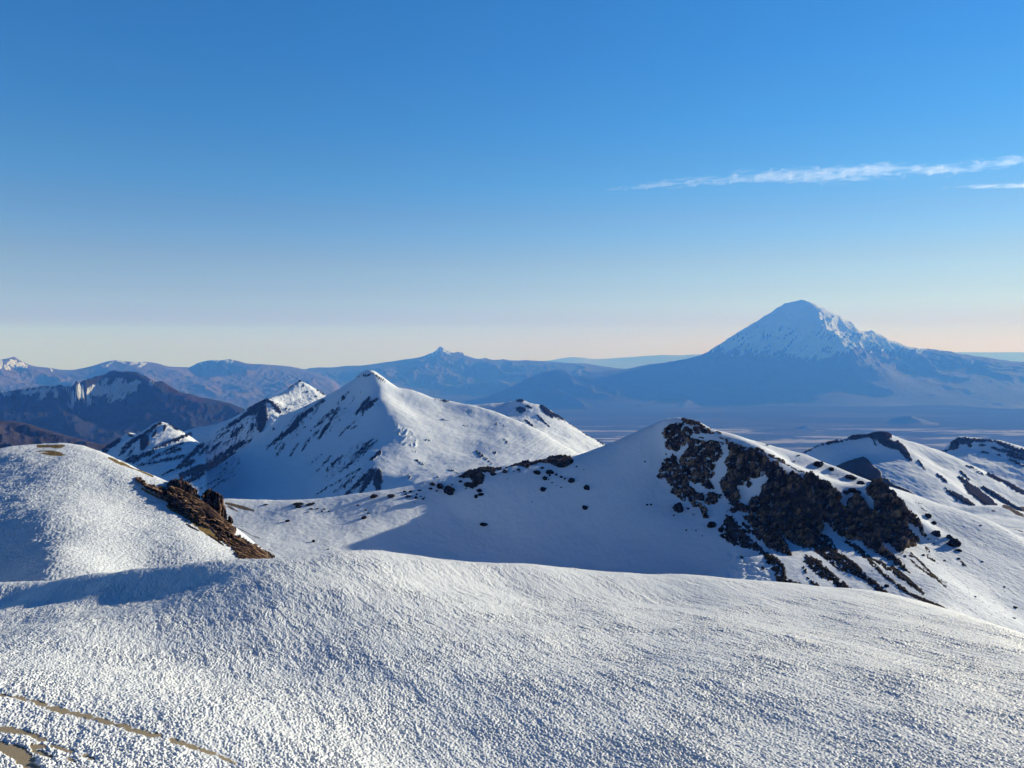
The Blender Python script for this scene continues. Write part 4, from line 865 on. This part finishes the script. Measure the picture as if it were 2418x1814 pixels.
# ================================================================== ROCKS
def px(z, P): return uv(z, P)
M_cliff = rock_mat("cliff_rock", .22)
M_scree = rock_mat("scree_rock", .22, a=(.010, .008, .006), b_=(.060, .044, .030), c_=(.16, .12, .08), amt=.5)
M_crag = rock_mat("crag_rock", .15, a=(.014, .010, .007), b_=(.17, .10, .062), c_=(.42, .27, .165), amt=.8)
P1 = px('A', [(320, 120), (370, 100), (430, 92), (480, 118), (540, 122), (590, 140), (620, 180), (660, 200), (700, 230), (760, 262), (795, 320), (720, 320), (640, 310), (560, 330), (520, 300), (480, 330), (500, 390), (600, 400), (700, 430), (800, 400), (880, 430), (940, 460), (900, 520), (930, 600), (880, 680), (840, 740), (800, 830), (820, 900), (740, 960), (760, 1010), (820, 1080), (760, 1110), (680, 1080), (600, 1000), (500, 1030), (430, 1010), (500, 1070), (580, 1150), (690, 1180), (730, 1130), (860, 1150), (950, 1190), (860, 1240), (830, 1310), (740, 1320), (700, 1300), (640, 1270), (560, 1260), (640, 1300), (700, 1360), (720, 1440), (760, 1480), (700, 1510), (650, 1490), (630, 1420), (580, 1340), (500, 1350), (470, 1280), (420, 1200), (400, 1270), (340, 1250), (300, 1200), (250, 1170), (190, 1140), (230, 1050), (160, 1020), (130, 970), (60, 960), (10, 910), (50, 830), (90, 700), (160, 660), (240, 605), (300, 680), (340, 650), (410, 560), (440, 500), (370, 480), (340, 540), (280, 580), (230, 550), (130, 530), (110, 460), (160, 390), (100, 370), (80, 320), (130, 240), (180, 200), (300, 170), (380, 165), (350, 130)])
P2 = np.concatenate([px('A', [(940, 430), (1050, 435), (1130, 470), (1230, 510), (1300, 510), (1380, 550), (1480, 600), (1560, 650), (1600, 720), (1640, 730), (1700, 740), (1750, 820), (1820, 900)]),
    px('B', [(30, 200), (90, 145), (140, 200), (200, 240), (220, 180), (300, 165), (330, 210), (410, 255), (480, 285), (500, 310), (560, 370), (620, 410), (600, 500), (650, 540), (700, 420), (760, 400), (820, 430), (870, 500), (920, 570), (960, 540), (940, 430), (860, 380), (860, 340), (900, 300), (940, 255), (1000, 238), (1050, 270), (1090, 330), (1150, 370), (1200, 430), (1260, 490), (1290, 560), (1370, 590), (1430, 640), (1470, 720), (1490, 800), (1550, 870), (1590, 910), (1530, 870), (1450, 800), (1440, 760), (1380, 720), (1320, 690), (1300, 770), (1360, 810), (1420, 840), (1460, 900), (1400, 900), (1430, 940), (1350, 950), (1300, 960), (1260, 1000), (1300, 1050), (1200, 990), (1140, 930), (1060, 890), (1020, 880), (1040, 960), (1150, 1020), (1250, 1120), (1330, 1220), (1250, 1180), (1150, 1120), (1060, 1060), (960, 1000), (870, 940), (800, 880), (720, 880), (640, 860), (540, 780), (460, 690), (420, 690), (430, 740), (400, 800),
              (380, 850), (300, 960), (200, 950), (150, 940), (60, 880), (0, 840)]),
    px('A', [(1780, 1640), (1500, 1560), (1320, 1480), (1200, 1400), (1080, 1420), (1000, 1400), (1060, 1340), (1000, 1270), (950, 1180), (900, 1080), (880, 1000), (950, 930), (990, 800), (950, 720), (1000, 620), (1020, 560), (980, 480)])])
HOLE = px('A', [(1140, 1060), (1250, 1050), (1250, 1000), (1340, 960), (1450, 940), (1520, 890), (1560, 950), (1480, 1040), (1430, 1190), (1340, 1210), (1280, 1260), (1260, 1325), (1130, 1250), (1200, 1240)])
P2B = px(5, [(600, 640), (650, 690), (690, 770), (760, 830), (850, 868), (900, 875), (870, 820), (830, 755), (900, 780), (960, 830), (1000, 820), (900, 700), (700, 640)])
P3 = px(5, [(510, 640), (560, 650), (590, 700), (640, 730), (660, 780), (700, 810), (740, 850), (800, 880), (850, 930), (860, 1000), (940, 1030), (1060, 1080), (1000, 1080), (860, 1052), (800, 1030), (790, 960), (750, 920), (730, 870), (640, 830), (560, 815), (480, 760), (470, 720), (500, 700)])
P4 = px(5, [(950, 870), (1000, 875), (1060, 905), (1110, 960), (1200, 1030), (1250, 1080), (1300, 1116), (1190, 1100), (1150, 1060), (1120, 1020), (1060, 1000), (1000, 950), (960, 910)])
P5 = px('B', [(250, 800), (400, 800), (500, 880), (600, 1000), (740, 1100), (830, 1180), (880, 1240), (1000, 1330), (1100, 1420), (1200, 1520), (1275, 1568), (1180, 1550), (1060, 1470), (960, 1400), (860, 1300), (750, 1250), (600, 1200), (500, 1130), (400, 1050), (300, 980), (200, 950), (180, 850)])
TOWERS = segs(5, [(800, 350, 880, 480, 45), (880, 480, 940, 650, 50), (940, 650, 985, 810, 40), (900, 400, 1000, 560, 45), (1000, 560, 1055, 740, 40), (960, 412, 1100, 490, 45), (1100, 490, 1185, 640, 45), (1250, 545, 1330, 660, 50), (1330, 660, 1390, 860, 45), (1370, 450, 1470, 560, 60), (1470, 560, 1540, 700, 60), (1540, 700, 1530, 840, 45)])
def holes(f, u, v, S, pad=0.):
    return np.minimum(f, -seg_field(u, v, segs(*S)) + pad) if S else f
def f1(u, v):
    f = poly_field(u, v, P1)
    return np.minimum(f, -seg_field(u, v, segs('A', [(390, 185, 500, 245, 18), (480, 285, 545, 305, 14), (300, 690, 350, 820, 4), (700, 660, 750, 680, 10), (490, 240, 520, 300, 8)])))
def f2(u, v):
    f = np.maximum(poly_field(u, v, P2), poly_field(u, v, P2B))
    f = np.minimum(f, -poly_field(u, v, HOLE) - 1)
    f = np.maximum(f, seg_field(u, v, segs('A', [(1290, 1010, 1300, 1050, 42)])))
    return np.minimum(f, -seg_field(u, v, segs('A', [(1000, 1290, 1070, 1345, 8), (1360, 1440, 1430, 1510, 9), (1210, 1450, 1240, 1475, 10)])))
def f3(u, v):
    return np.maximum.reduce([poly_field(u, v, P3), seg_field(u, v, segs(5, [(615, 690, 700, 770, 12), (1010, 1030, 1060, 1070, 14), (960, 940, 970, 970, 9), (600, 880, 615, 885, 5), (650, 905, 660, 905, 5), (720, 940, 730, 950, 6), (980, 1000, 1000, 1010, 6)]))])
def f4(u, v): return poly_field(u, v, P4)
def f5(u, v): return poly_field(u, v, P5)
def f6(u, v):
    return seg_field(u, v, segs('B', [(650, 880, 760, 960, 18), (760, 960, 900, 1080, 22), (900, 1080, 1050, 1230, 24), (1050, 1230, 1180, 1340, 22), (1180, 1340, 1340, 1450, 24), (420, 830, 520, 900, 22), (720, 900, 860, 1010, 16)]))
def f7(u, v):
    return seg_field(u, v, segs('B', [(880, 1040, 1010, 1110, 18), (1010, 1110, 1150, 1200, 26), (1150, 1200, 1300, 1310, 26), (1300, 1310, 1430, 1390, 24), (1430, 1390, 1490, 1440, 10)]))
def f8(u, v):
    return seg_field(u, v, segs('B', [(1340, 1080, 1480, 1200, 8), (1480, 1200, 1620, 1290, 12), (1620, 1290, 1720, 1370, 9), (1520, 1040, 1600, 1100, 14), (1490, 950, 1550, 1000, 14), (1340, 1040, 1370, 1055, 12), (1400, 1040, 1420, 1055, 6)]))
def f9(u, v):
    return seg_field(u, v, segs('A', [(1390, 530, 1490, 560, 24), (1500, 580, 1540, 610, 12), (1580, 620, 1700, 670, 22), (1700, 670, 1790, 720, 26), (880, 370, 970, 410, 10), (970, 400, 1030, 400, 12), (600, 375, 660, 380, 10), (790, 250, 830, 290, 8), (830, 290, 910, 320, 9), (1800, 740, 1950, 820, 9), (1950, 820, 2070, 860, 12), (750, 240, 790, 240, 10)]))
def box(*zs):
    return (min(a[0] for a in zs), min(a[1] for a in zs), max(a[2] for a in zs), max(a[3] for a in zs))
def fbox(P, m=8): return (P[:, 0].min() - m, P[:, 1].min() - m, P[:, 0].max() + m, P[:, 1].max() + m)

o = drape_rock("rock_outcrop", T_ridge, f1, fbox(P1), M_cliff, 2.3, 1.9, res=.5, seed=1., edge=3.2, gap=.42); tag(o, "dark broken rocks capping the rounded summit of the near snow ridge", "rock outcrop")
o = drape_rock("cliff", T_ridge, f2, fbox(P2), M_cliff, 2.7, 2.1, res=.45, seed=5., flute=.45, edge=3.2, towers=TOWERS, gap=.62, vs=.42); tag(o, "tall dark brown cliff with ribbed buttresses on the near snow ridge", "cliff")
o = drape_rock("rock_band", T_ridge, f3, fbox(P3, 30), M_scree, 1.1, 1.3, res=.5, seed=9., edge=3.0); tag(o, "lowest left band of dark broken rock below the near cliff", "rock band")
M = "dark scree streaks running down the snow below the cliff"
o = drape_rock("scree_streak", T_ridge, f4, fbox(P4), M_scree, .8, .9, res=.5, seed=12., edge=3.0); tag(o, "short wide dark scree streak between the rock band and the longest streak", "scree", M)
o = drape_rock("scree_streak", T_ridge, f5, fbox(P5), M_scree, .8, .9, res=.5, seed=14., edge=2.4); tag(o, "longest and widest dark brown scree streak below the cliff", "scree", M)
bx = lambda z, a, b_, c, d: (*uv(z, [(a, b_)])[0], *uv(z, [(c, d)])[0])
o = drape_rock("scree_streak", T_ridge, f6, bx('B', 380, 780, 1400, 1520), M_scree, .6, .9, res=.5, seed=16., edge=2.2); tag(o, "thin scree streak just right of the longest one below the cliff", "scree", M)
o = drape_rock("scree_streak", T_ridge, f7, bx('B', 840, 1000, 1530, 1480), M_scree, .6, .9, res=.5, seed=18., edge=2.6); tag(o, "scree streak below the gap between the two right buttresses", "scree", M)
o = drape_rock("scree_streak", T_ridge, f8, bx('B', 1300, 920, 1760, 1420), M_scree, .4, .8, res=.5, seed=20., edge=1.6); tag(o, "thinnest broken scree streak on the sunlit snow right of the cliff", "scree", M)
o = drape_rock("rock_rib", T_ridge, f9, bx('A', 560, 200, 2120, 920), M_cliff, 1.3, 1.3, res=.5, seed=22., edge=1.2); tag(o, "line of small brown rocks along the crest above the cliff", "rocks")

# rocks crowning the left arm of the near ridge
o = crag("rock_outcrop", px('E', [(780, 340), (860, 300), (910, 262), (1000, 250), (1060, 225), (1120, 225), (1200, 235), (1262, 228), (1250, 260), (1200, 268), (1180, 290), (1210, 315), (1150, 322), (1130, 290), (1060, 290), (1085, 330), (1065, 400), (1000, 432), (960, 460), (845, 430), (880, 395), (950, 390), (940, 350), (870, 352), (800, 342)]), 400, 400, 1.6, M_scree, 1.3, .9, res=.5, seed=3., edge=1.6, T=T_ridge)
tag(o, "jumbled black rocks on the lower left crest of the near ridge", "rocks")
o = crag("rock_outcrop", px('E', [(1325, 230), (1380, 205), (1440, 185), (1500, 165), (1540, 158), (1570, 180), (1640, 158), (1720, 148), (1750, 120), (1830, 110), (1880, 98), (1930, 110), (1970, 112), (2007, 150), (2000, 200), (1950, 222), (1910, 245), (1860, 242), (1810, 215), (1740, 192), (1660, 190), (1560, 222), (1540, 247), (1490, 242), (1440, 215), (1390, 228)]), 420, 420, 1.8, M_scree, 1.3, 1.0, res=.5, seed=6., edge=1.6, T=T_ridge)
tag(o, "black rock crown with a square top on the crest between the saddle and summit", "rocks")

# brown crag on the right flank of the snow dome
G = "brown rock towers beside the snow dome"
D1 = px('C', [(100, 170), (150, 152), (210, 165), (270, 240), (350, 270), (430, 280), (520, 290), (560, 400), (700, 520), (860, 640), (1000, 720), (1100, 740), (1300, 850), (1450, 950), (1540, 955), (1640, 1000), (1700, 1055), (1800, 1100), (1870, 1145), (1935, 1172), (2030, 1250), (2000, 1330), (1600, 1330), (1500, 1220), (1440, 1120), (1350, 1060), (1280, 1020), (1200, 900), (1150, 860), (1000, 790), (860, 700), (740, 640), (600, 560), (500, 470), (400, 380), (290, 320), (220, 270), (130, 220)])
o = crag("scree_slope", D1, 281, 216, 2.0, M_crag, 1.9, 2.6, res=.35, seed=31., edge=3.4, T=T_dome, sink=-.8); tag(o, "brown rubble slope running down beside the snow dome to the foreground", "rubble")
o = crag("rock_tower", px('C', [(535, 330), (545, 290), (560, 230), (620, 180), (680, 190), (740, 168), (780, 188), (830, 230), (900, 268), (950, 320), (990, 390), (1010, 460), (1035, 560), (1090, 690), (1000, 760), (880, 700), (760, 610), (640, 510), (560, 430)]), 256, 246, 3.2, M_crag, 1.9, 3.4, res=.3, seed=33., edge=2.6, T=T_dome, sink=-3.2); tag(o, "left and darker of the two rock towers beside the snow dome", "rock tower", G)
o = crag("rock_tower", px('C', [(1005, 440), (1060, 350), (1130, 312), (1200, 338), (1250, 378), (1320, 420), (1345, 520), (1370, 620), (1388, 720), (1400, 800), (1460, 900), (1510, 970), (1450, 990), (1350, 920), (1200, 830), (1100, 760), (1040, 600)]), 234, 227, 3.2, M_crag, 1.8, 3.4, res=.3, seed=36., edge=2.6, T=T_dome, sink=-3.0); tag(o, "right reddish brown rock tower with a flat-edged top beside the snow dome", "rock tower", G)
o = crag("rock_tower", px('C', [(1385, 700), (1415, 673), (1450, 720), (1467, 780), (1445, 810), (1505, 850), (1500, 940), (1450, 910), (1390, 830)]), 227, 224, 1.5, M_crag, .8, .8, res=.4, seed=39., edge=.6, T=T_dome, sink=-2.5); tag(o, "smallest rock tower, a dark stub right of the two tall ones", "rock tower", G)

# boulders lying on the snow
def put(z, L, T, label, group, mat=M_scree, cat="boulder"):
    for k, (zx, zy, rx, ry) in enumerate(L):
        q = uv(z, [(zx, zy)]); s = ZOOM[z][2]
        P = T.hit(q[:, 0], q[:, 1] + ry * s * .5)[0]
        if np.isnan(P[0]): P = T.crest(q[:, 0])[0]
        m = P[1] / F_PX * s * 1.12
        big = rx * s > 5
        o = boulder("boulder", P + np.array([0, 0, ry * m * .35]), rx * m, max(ry * m * 1.1, .3 * rx * m), mat, zx * .013 + zy * .007 + k, 4 if big else 3)
        tag(o, label[k] if isinstance(label, list) else label, cat, group)
GB = "boulders scattered over the shaded bowl"
put('E', [(1628, 287, 38, 24), (1765, 287, 40, 20), (1712, 353, 25, 22), (1990, 375, 38, 23), (2145, 447, 34, 24), (2130, 657, 28, 22), (1690, 465, 36, 20), (1070, 833, 40, 15), (1025, 478, 28, 18), (1040, 520, 30, 13), (990, 542, 18, 20), (710, 480, 62, 42), (615, 437, 36, 32), (535, 413, 30, 18), (1290, 280, 35, 16), (1170, 305, 34, 20)], T_ridge,
    ["dark boulder left end of the row under the square rock crown", "flat dark boulder directly under the square rock crown", "round dark boulder below the left end of the row under the rock crown", "dark boulder at the right end of the row under the rock crown",
     "lone dark boulder in the bowl right of the rock crown row", "lone round boulder in the middle of the bowl under another boulder", "bent elongated boulder below the row under the rock crown", "lowest thin flat boulder in the shaded bowl",
     "oval boulder just below the jumbled black rocks on the lower crest", "flat boulder, middle of three below the jumbled black rocks", "small pointed boulder, lowest of three below the jumbled black rocks", "largest wide boulder left of the jumbled black rocks",
     "upright boulder beside and left of the largest wide boulder", "small dark boulder near the crest above the largest wide boulder", "flat boulder between the jumbled rocks and the square rock crown", "blunt boulder hanging under the right end of the jumbled rocks"], GB)
put('E', [(1385, 280, 10, 6), (1435, 262, 20, 10), (1310, 240, 15, 8), (1680, 243, 20, 9), (1830, 313, 16, 11), (1762, 322, 14, 10), (1880, 337, 20, 10), (1918, 355, 12, 10), (1785, 398, 12, 6), (1880, 447, 10, 6), (1835, 428, 6, 5), (1750, 367, 8, 6), (2040, 230, 12, 7), (2115, 258, 6, 4), (1320, 358, 7, 4), (1575, 600, 7, 4), (1450, 285, 9, 5)], T_ridge,
    "small dark stone on the shaded snow around the rock crown", "small stones around the rock crown")
put('E', [(830, 385, 18, 12), (515, 459, 22, 9), (580, 482, 12, 7), (742, 419, 12, 5), (400, 477, 20, 5), (305, 490, 18, 10), (245, 490, 18, 8), (258, 518, 14, 8), (283, 541, 28, 13), (372, 520, 11, 8), (366, 552, 19, 12), (415, 541, 10, 7), (438, 568, 13, 11), (350, 606, 8, 4), (885, 460, 10, 6), (330, 552, 6, 4), (455, 552, 8, 5)], T_ridge,
    "small dark stone scattered at the left edge of the bowl shadow", "small stones at the left edge of the bowl")
put('E', [(105, 535, 45, 17)], T_ridge, "long low brown boulder lying where the bowl shadow meets the sunlit saddle", GB, cat="boulder")
put(2, [(565, 1080, 32, 8), (568, 1098, 20, 7), (640, 1082, 26, 6), (625, 1132, 8, 4), (720, 1128, 8, 5), (765, 1127, 8, 4), (650, 1110, 12, 4), (690, 1110, 8, 4), (735, 1112, 8, 4), (955, 1086, 10, 4), (1060, 1028, 26, 12), (995, 1168, 20, 10), (1005, 1118, 8, 5), (1022, 1140, 10, 5), (350, 1084, 14, 3), (660, 1075, 14, 5)], T_ridge,
    "small brown stone on the sunlit saddle behind the foreground", "stones on the sunlit saddle", M_crag)
put(2, [(495, 1190, 14, 8), (665, 1322, 12, 9), (760, 1375, 6, 5)], T_ridge, ["small tilted stone alone on the snow right of the rock towers", "small pointed stone alone low on the sunlit saddle", "tiny stone at the foreground edge below the saddle"], "lone stones on the saddle", M_crag)
put(5, [(245, 600, 32, 26), (435, 698, 22, 20), (1040, 352, 30, 18), (1115, 380, 20, 11), (1225, 427, 34, 12), (1280, 460, 22, 12), (1235, 500, 22, 16), (1265, 515, 20, 16), (1665, 647, 18, 14), (1710, 748, 24, 18), (1788, 768, 15, 14), (1812, 800, 36, 26), (1430, 1045, 13, 9), (1200, 512, 20, 10)], T_ridge,
    ["lone dark boulder left of the lower end of the summit rock face", "dark boulder between the summit rock face and the rock band", "highest dark boulder on the sunlit slope behind the cliff", "small boulder just right of the highest one behind the cliff", "long flat boulder on the sunlit snow behind the right buttresses",
     "boulder in the snow notch left of the right buttress", "left boulder of the pair above the middle buttress", "right boulder of the pair above the middle buttress", "small dark boulder high on the sunlit slope right of the cliff", "dark boulder on the sunlit slope between the cliff and the two-piece boulder", "small upper piece of the two-piece boulder right of the cliff",
     "largest dark boulder alone on the sunlit slope right of the cliff", "small round boulder lying between the scree streaks", "flat dark boulder left of the pair above the middle buttress"], "boulders around the cliff", M_cliff)
put(5, [(175, 295, 6, 5), (55, 338, 6, 5), (68, 583, 9, 4), (90, 582, 7, 4), (220, 643, 6, 4), (290, 728, 6, 4), (300, 605, 8, 5), (205, 470, 8, 6), (330, 640, 5, 4), (345, 730, 5, 4), (380, 760, 5, 4)], T_ridge, "tiny dark stone on the shaded snow left of the cliff", "tiny stones left of the cliff")
put(5, [(1700, 687, 14, 9), (1840, 888, 12, 4), (1868, 925, 14, 4), (1640, 870, 10, 5), (750, 243, 10, 3), (930, 302, 9, 3), (905, 335, 8, 3), (1840, 842, 18, 6), (1965, 700, 8, 3), (2100, 1050, 8, 3), (1760, 900, 8, 3), (2160, 1165, 14, 4), (1935, 1105, 8, 3), (2155, 1228, 9, 3), (1975, 905, 8, 3)], T_ridge, "small dark stone on the sunlit snow around the cliff", "small stones on the sunlit slope")

# ================================================================== haze
def haze():
    V = np.array([[x, y, z] for x in (-62000, 62000) for y in (-15000, 62000) for z in (GZ - 500, 1300)], float)
    Fq = np.array([[0, 1, 3, 2], [4, 6, 7, 5], [0, 4, 5, 1], [2, 3, 7, 6], [0, 2, 6, 4], [1, 5, 7, 3]])
    m = bpy.data.materials.new("haze"); m.use_nodes = True; n, l = m.node_tree.nodes, m.node_tree.links; n.clear()
    o = n.new("ShaderNodeOutputMaterial"); p = n.new("ShaderNodeVolumePrincipled")
    p.inputs["Color"].default_value = (*HAZE_COL, 1); p.inputs["Density"].default_value = HAZE_DENSITY
    p.inputs["Absorption Color"].default_value = (1, 1, 1, 1); p.inputs["Anisotropy"].default_value = .05
    l.new(p.outputs[0], o.inputs["Volume"])
    ob = link_mesh("haze", V, Fq, m, smooth=False); ob["kind"] = "stuff"
    tag(ob, "thin blue air filling the distance", "haze")
haze()

# ================================================================== clouds (outside the haze)
def cloud(name, P, z0, thick, dens, label, seed, sx=30., sy=3.4, edge=9., soft=26., ang=.075, aniso=.45):
    P = np.asarray(P, float); u0, v0 = P.min(0) - 14; u1, v1 = P.max(0) + 14
    U, Vv = np.meshgrid(np.arange(u0, u1, 1.5), np.arange(v0, v1, .6))
    A = U * math.cos(ang) - Vv * math.sin(ang); B = U * math.sin(ang) + Vv * math.cos(ang)
    A2 = A + 26 * fbm2(A / 60., B / 12. + seed, 3)
    B2 = B + 2.4 * fbm2(A / 45. + seed, B / 9., 3)
    f = poly_field(U, Vv, P) + edge * fbm2(A2 / sx + seed, B2 / sy, 4, .6)
    fil = ridged2((A2 + 3 * B2) / (sx * 2.6) + 9 + seed, (B2 + .05 * A2) / (sy * 1.7), 5, .6) - .75
    st = .46 + .85 * fil + .35 * fbm2(A / 120. + seed, B / 14., 2)
    h = np.clip(f / soft, 0, 1) ** 1.5 * np.clip(st, .015, 1.4) * thick * .5
    s, t = ray(U, Vv); y = z0 / t
    ny, nx = U.shape; idx = np.arange(ny * nx).reshape(ny, nx); keep = f > -1.0
    k = keep[:-1, :-1] & keep[:-1, 1:] & keep[1:, 1:] & keep[1:, :-1]
    Ff = np.stack([idx[:-1, :-1], idx[1:, :-1], idx[1:, 1:], idx[:-1, 1:]], -1)[k]; N = ny * nx
    hh = np.maximum(h, 0)
    used = np.unique(Ff); cnt = np.bincount(Ff.ravel(), minlength=N); hh.ravel()[(cnt < 4)] = 0
    X, Y = s * y, y
    Vt = np.concatenate([np.stack([X, Y, z0 + hh + .5], -1).reshape(-1, 3), np.stack([X, Y, z0 - hh - .5], -1).reshape(-1, 3)])
    Ff = Ff[:, ::-1]; Fb = (Ff + N)[:, ::-1]
    e = np.concatenate([Ff[:, [0, 1]], Ff[:, [1, 2]], Ff[:, [2, 3]], Ff[:, [3, 0]]])
    key = e[:, 0] * N + e[:, 1]; rev = e[:, 1] * N + e[:, 0]; rim = e[~np.isin(key, rev)]
    Fr = np.stack([rim[:, 1], rim[:, 0], rim[:, 0] + N, rim[:, 1] + N], -1)
    Fq = np.concatenate([Ff, Fb, Fr]); used = np.unique(Fq); remap = np.zeros(2 * N, int); remap[used] = np.arange(len(used))
    m = bpy.data.materials.new(name); m.use_nodes = True; n, l = m.node_tree.nodes, m.node_tree.links; n.clear()
    o = n.new("ShaderNodeOutputMaterial"); vs = n.new("ShaderNodeVolumePrincipled")
    vs.inputs["Color"].default_value = (1, 1, 1, 1); vs.inputs["Density"].default_value = dens; vs.inputs["Anisotropy"].default_value = aniso
    l.new(vs.outputs[0], o.inputs["Volume"])
    tag(link_mesh(name, Vt[used], remap[Fq], m), label, "cloud")
cloud("cloud", px(8, [(255, 298), (330, 276), (450, 260), (600, 233), (800, 220), (900, 194), (1050, 190), (1200, 176), (1500, 166), (1700, 166), (1900, 158), (2212, 128), (2500, 105), (2700, 100), (2700, 130), (2500, 150), (2212, 182), (2050, 205), (1850, 232), (1600, 240), (1300, 272), (1100, 264), (900, 274), (700, 282), (500, 294), (350, 294)]), 4500., 250., .0008,
      "long thin white streak of cloud across the right side of the sky", 1.3)
cloud("cloud", px(8, [(1825, 283), (1950, 272), (2100, 264), (2212, 252), (2400, 240), (2600, 232), (2600, 262), (2400, 280), (2212, 287), (2050, 289), (1900, 287)]), 4500., 150., .0011,
      "shorter wisp of cloud under the long one at the right edge", 7.7, edge=3., soft=8.)
